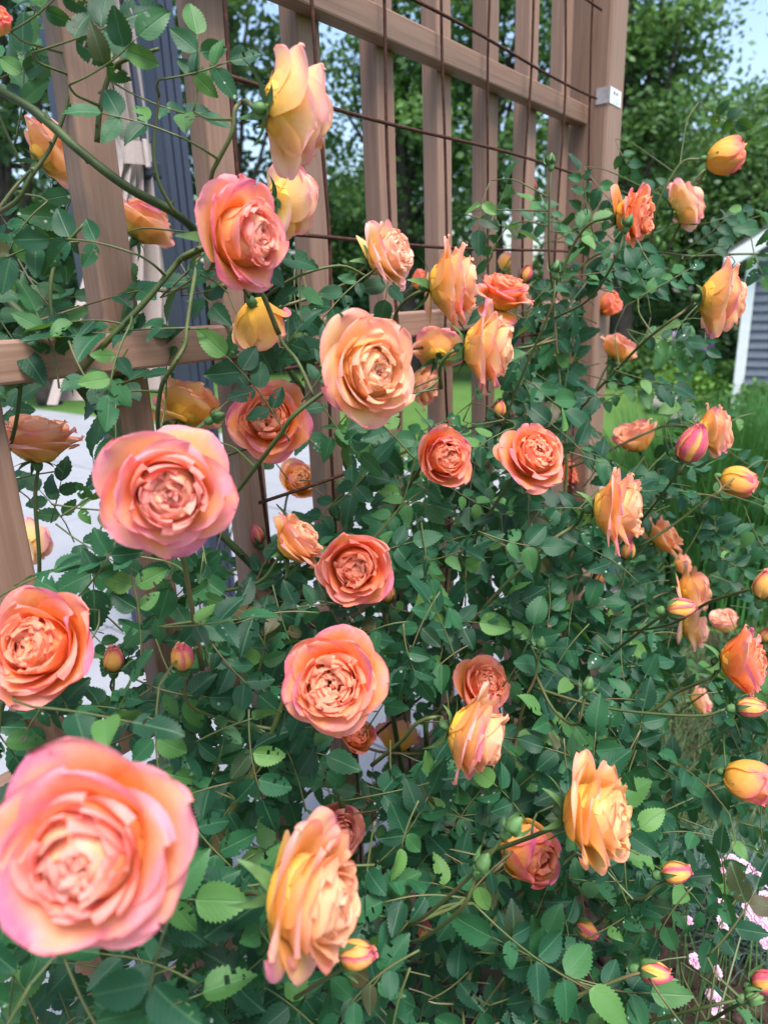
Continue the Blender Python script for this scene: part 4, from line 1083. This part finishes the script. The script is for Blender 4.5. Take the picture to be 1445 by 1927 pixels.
def spray(base, d, n, L, r, keep=False, off=0.0):
    """compound leaf: stalk with 5 or 7 leaflets; L = length of the end leaflet"""
    d = _n(d); n = _n(n - d * (n @ d)); side = np.cross(d, n)
    npair = 2 if r.random() < .72 else (3 if r.random() < .6 else 1)
    rl = L * (.85 + .62 * npair); curv = r.uniform(-.05, .28)
    pt = lambda t: base + d * rl * t - n * rl * curv * t * t + side * rl * .05 * math.sin(3 * t)
    mats = []
    dd = _n(pt(1.0) - pt(.9))
    mats.append(mat_from(pt(1.0), dd + r.normal(size=3) * .08, n + r.normal(size=3) * .18, L))
    for k in range(npair):
        t = .92 - (k + .35) * .62 * L / rl - .04; s = L * (.93 - .14 * k)
        for sg in (-1, 1):
            ang = math.radians(r.uniform(48, 70)); dv = dd * math.cos(ang) + side * sg * math.sin(ang) - n * r.uniform(-.1, .25)
            nn = n + side * sg * r.uniform(-.25, .15) + r.normal(size=3) * .20
            mats.append(mat_from(pt(t) + _n(dv) * .05 * L, dv, nn, s * r.uniform(.78, 1.08)))
    if not keep:
        C = np.array([m[:3, 3] + m[:3, 1] * .5 for m in mats]); T = np.array([m[:3, 3] + m[:3, 1] * 1.0 for m in mats])
        pj = proj(np.vstack([C, T, [pt(.4)]]))
        if (pj[:, 2] < .27).any(): return False
        for q in pj:
            hit = ((BLA[:, 0] - q[0]) ** 2 + (BLA[:, 1] - q[1]) ** 2 < (BLA[:, 2] * 1.0 + 6) ** 2) & (BLA[:, 3] + .035 > q[2])
            if hit.any(): return False
    SPR.append(dict(pts=[pt(t) for t in (0, .33, .66, 1.0)], mats=mats, score=L / proj(base)[2] * (1.0 if off < .06 else .55 if off < .12 else .3) * (3 if keep else 1), tone=r.random()))
    return True
UP = np.array([0, 0, 1.0])
r = np.random.default_rng(77)
for row in range(20):
    for colm in range(15):
        dn = int(DENS[row][colm])
        if not dn: continue
        D0 = dsurf(colm * 100 + 50, row * 100 + 50)
        layers = [(.015, .09), (.09, .20), (.20, .40), (.40, .62)] if dn >= 8 else [(.015, .09), (.09, .20), (.20, .40)] if dn >= 7 else [(.015, .10), (.08, .22)] if dn >= 4 else [(.02, .12)]
        for li, (a, b_) in enumerate(layers):
            n = dn / 9 * (1.75, 1.9, 2.4, 2.6)[li] * (D0 / .65) ** 1.7
            n = int(n) + (r.random() < n - int(n))
            for _ in range(n):
                for attempt in range(5):
                    px, py = (colm + r.random()) * 100, (row + r.random()) * 100
                    off = r.uniform(a, b_); z = dsurf(px, py) + off
                    p = at(px, py, z); L = r.uniform(.028, .043)
                    tocam = _n(CAMP - p)
                    n_ = .55 * UP + .62 * tocam + r.normal(size=3) * .38
                    ang = r.random() * 6.28
                    d = math.cos(ang) * cv(1, 0, 0) + math.sin(ang) * cv(0, 1, 0) + tocam * .25 - UP * .12 + .15 * cv(1, 0, 0)
                    if spray(p - _n(d) * L * 1.6, d, n_, L, r, off=off):
                        bs = SPR[-1]['pts'][0]; dv = _n(bs - SPR[-1]['pts'][1])
                        dd = np.linalg.norm(CP - bs, axis=1) + .6 * np.maximum(0, CP[:, 2] - bs[2]); j = int(dd.argmin())
                        if dn < 6:
                            if dd[j] > .15: SPR.pop(); continue
                            q = CP[j]; g = np.linalg.norm(q - bs)
                            TW.tube([bs, bs * .67 + q * .33 + dv * g * .10, bs * .33 + q * .67 + dv * g * .06, q], [.0008, .0009, .0011, .0013], 5, 3)
                        elif li == 0 and dd[j] < .06 and r.random() < .3:
                            q = CP[j]; g = np.linalg.norm(q - bs)
                            TW.tube([bs, bs * .67 + q * .33 + dv * g * .10, bs * .33 + q * .67 + dv * g * .06, q], [.0008, .0009, .0011, .0013], 5, 3)
                        break
# sprays in plain view, set one by one: (px, py, depth, direction right/up/toward, leaflet length)
VIEW = [
 (96, 640, .50, (.75, -.55, .1), .040), (262, 480, .58, (-.8, .1, .2), .034), (150, 455, .60, (-.6, -.2, .3), .034),
 (465, 600, .56, (-.4, -.6, .2), .034), (520, 690, .55, (.2, .7, .2), .036), (500, 850, .56, (.0, .8, .2), .036), (560, 880, .56, (.2, -.9, .1), .036),
 (300, 1180, .58, (.8, .15, .2), .034), (300, 1290, .56, (.1, -.9, .2), .040), (560, 1450, .52, (.1, -.9, .2), .040), (430, 1560, .47, (.9, -.1, .2), .042),
 (300, 150, .60, (.95, .25, .1), .030), (365, 210, .61, (.1, .9, .2), .030), (345, 260, .60, (-.9, .15, .2), .032), (60, 100, .58, (.8, .25, .2), .038), (130, 160, .58, (.7, .4, .1), .034),
 (20, 330, .60, (.9, -.2, .2), .036), (30, 480, .58, (.9, .1, .2), .038), (20, 60, .60, (.8, .6, .1), .034), (225, 330, .60, (.85, -.25, .2), .034), (310, 420, .60, (.8, .2, .2), .032),
 (875, 1690, .60, (-.9, .1, .2), .034), (890, 1700, .60, (.75, -.45, .2), .042), (790, 1490, .52, (.0, -.9, .2), .040), (720, 1620, .50, (.9, .15, .2), .042), (880, 1540, .64, (.5, .8, .1), .036), (1010, 1530, .64, (.7, .5, .1), .034),
 (1180, 1740, .62, (.6, -.7, .2), .038), (1110, 1660, .62, (.7, .1, .2), .036), (1240, 1870, .60, (.6, -.6, .2), .038), (1330, 1800, .62, (.4, .9, .2), .036),
 (1060, 1100, .80, (.6, .6, .2), .034), (900, 1000, .78, (.9, -.2, .2), .034), (1230, 870, 1.0, (.9, -.1, .2), .032), (1290, 960, .98, (.95, -.2, .2), .032), (1330, 420, 1.1, (.9, .4, .1), .03), (1200, 560, 1.0, (.7, .5, .1), .032), (1180, 620, 1.0, (.9, -.2, .1), .032),
 (330, 1700, .40, (-.2, -.9, .2), .040), (120, 1800, .42, (.6, -.7, .2), .040), (60, 1850, .40, (-.3, -.8, .2), .042), (60, 1330, .48, (.9, .1, .2), .036), (20, 1650, .45, (-.3, -.9, .2), .040), (700, 1240, .54, (-.15, .9, .1), .036),
]
for i, (px, py, z, dv, L) in enumerate(VIEW):
    rr = np.random.default_rng(6000 + i); p = at(px, py, z)
    d = cv(dv[0], -dv[1], -dv[2]); n_ = .45 * UP + .8 * _n(CAMP - p) + rr.normal(size=3) * .22
    k = len(SPR); spray(p, d, n_, L, rr, keep=False)
    if len(SPR) > k:
        SPR[-1]['score'] *= 3; bs = SPR[-1]['pts'][0]; dv_ = _n(bs - SPR[-1]['pts'][1])
        dd = np.linalg.norm(CP - bs, axis=1) + .6 * np.maximum(0, CP[:, 2] - bs[2]); j = int(dd.argmin()); q = CP[j]; g = np.linalg.norm(q - bs)
        if g > .24: SPR.pop(); continue
        TW.tube([bs, bs * .67 + q * .33 + dv_ * g * .10, bs * .33 + q * .67 + dv_ * g * .06, q], [.0010, .0011, .0013, .0015], 5, 3)
for (px, py, z, dv, L) in ((545, 830, .66, (-.55, .75, .2), .036),):        # leaves that cross the coral bloom
    rr = np.random.default_rng(6500); p = at(px, py, z); spray(p, cv(dv[0], -dv[1], -dv[2]), .3 * UP + .9 * _n(CAMP - p), L, rr, keep=True)

SPR.sort(key=lambda s: -s['score'])
for s in SPR[:300]:
    v, f = tube(s['pts'], [.0010, .0009, .0008, .0006], 5, 3)
    e = link('leaf', mesh('leaf_stalk', v, f, smooth=True), 'stem', bush)
    for m in s['mats']:
        o = bpy.data.objects.new('leaflet', random.choice(HERO)); COL.objects.link(o)
        o.parent = e; o.matrix_parent_inverse = Matrix(); o.matrix_local = ORG['rose_bush'].inverted() @ Matrix(m.tolist()) if False else Matrix(m.tolist())
V = []; FF = []; UVs = []; TT = []; k0 = 0
rr = np.random.default_rng(9)
for s in SPR[300:]:
    TW.tube(s['pts'], [.0010, .0009, .0008, .0006], 4, 1)
    for m in s['mats']:
        v, f, uv = LOW[rr.integers(0, len(LOW))]
        V.append(v @ m[:3, :3].T + m[:3, 3]); FF.append(f + k0); UVs.append(uv); k0 += len(v)
        TT.append(np.full(len(v), np.clip(.75 * s['tone'] + .25 * rr.random(), 0, 1)))
link('foliage', mesh('foliage', np.vstack(V), np.vstack(FF), np.vstack(UVs), tone=np.concatenate(TT), smooth=True), 'foliage', bush, kind='stuff')
TW.obj('twigs', 'stem', bush, kind='stuff')
print('sprays', len(SPR), 'leaflets', sum(len(s['mats']) for s in SPR))
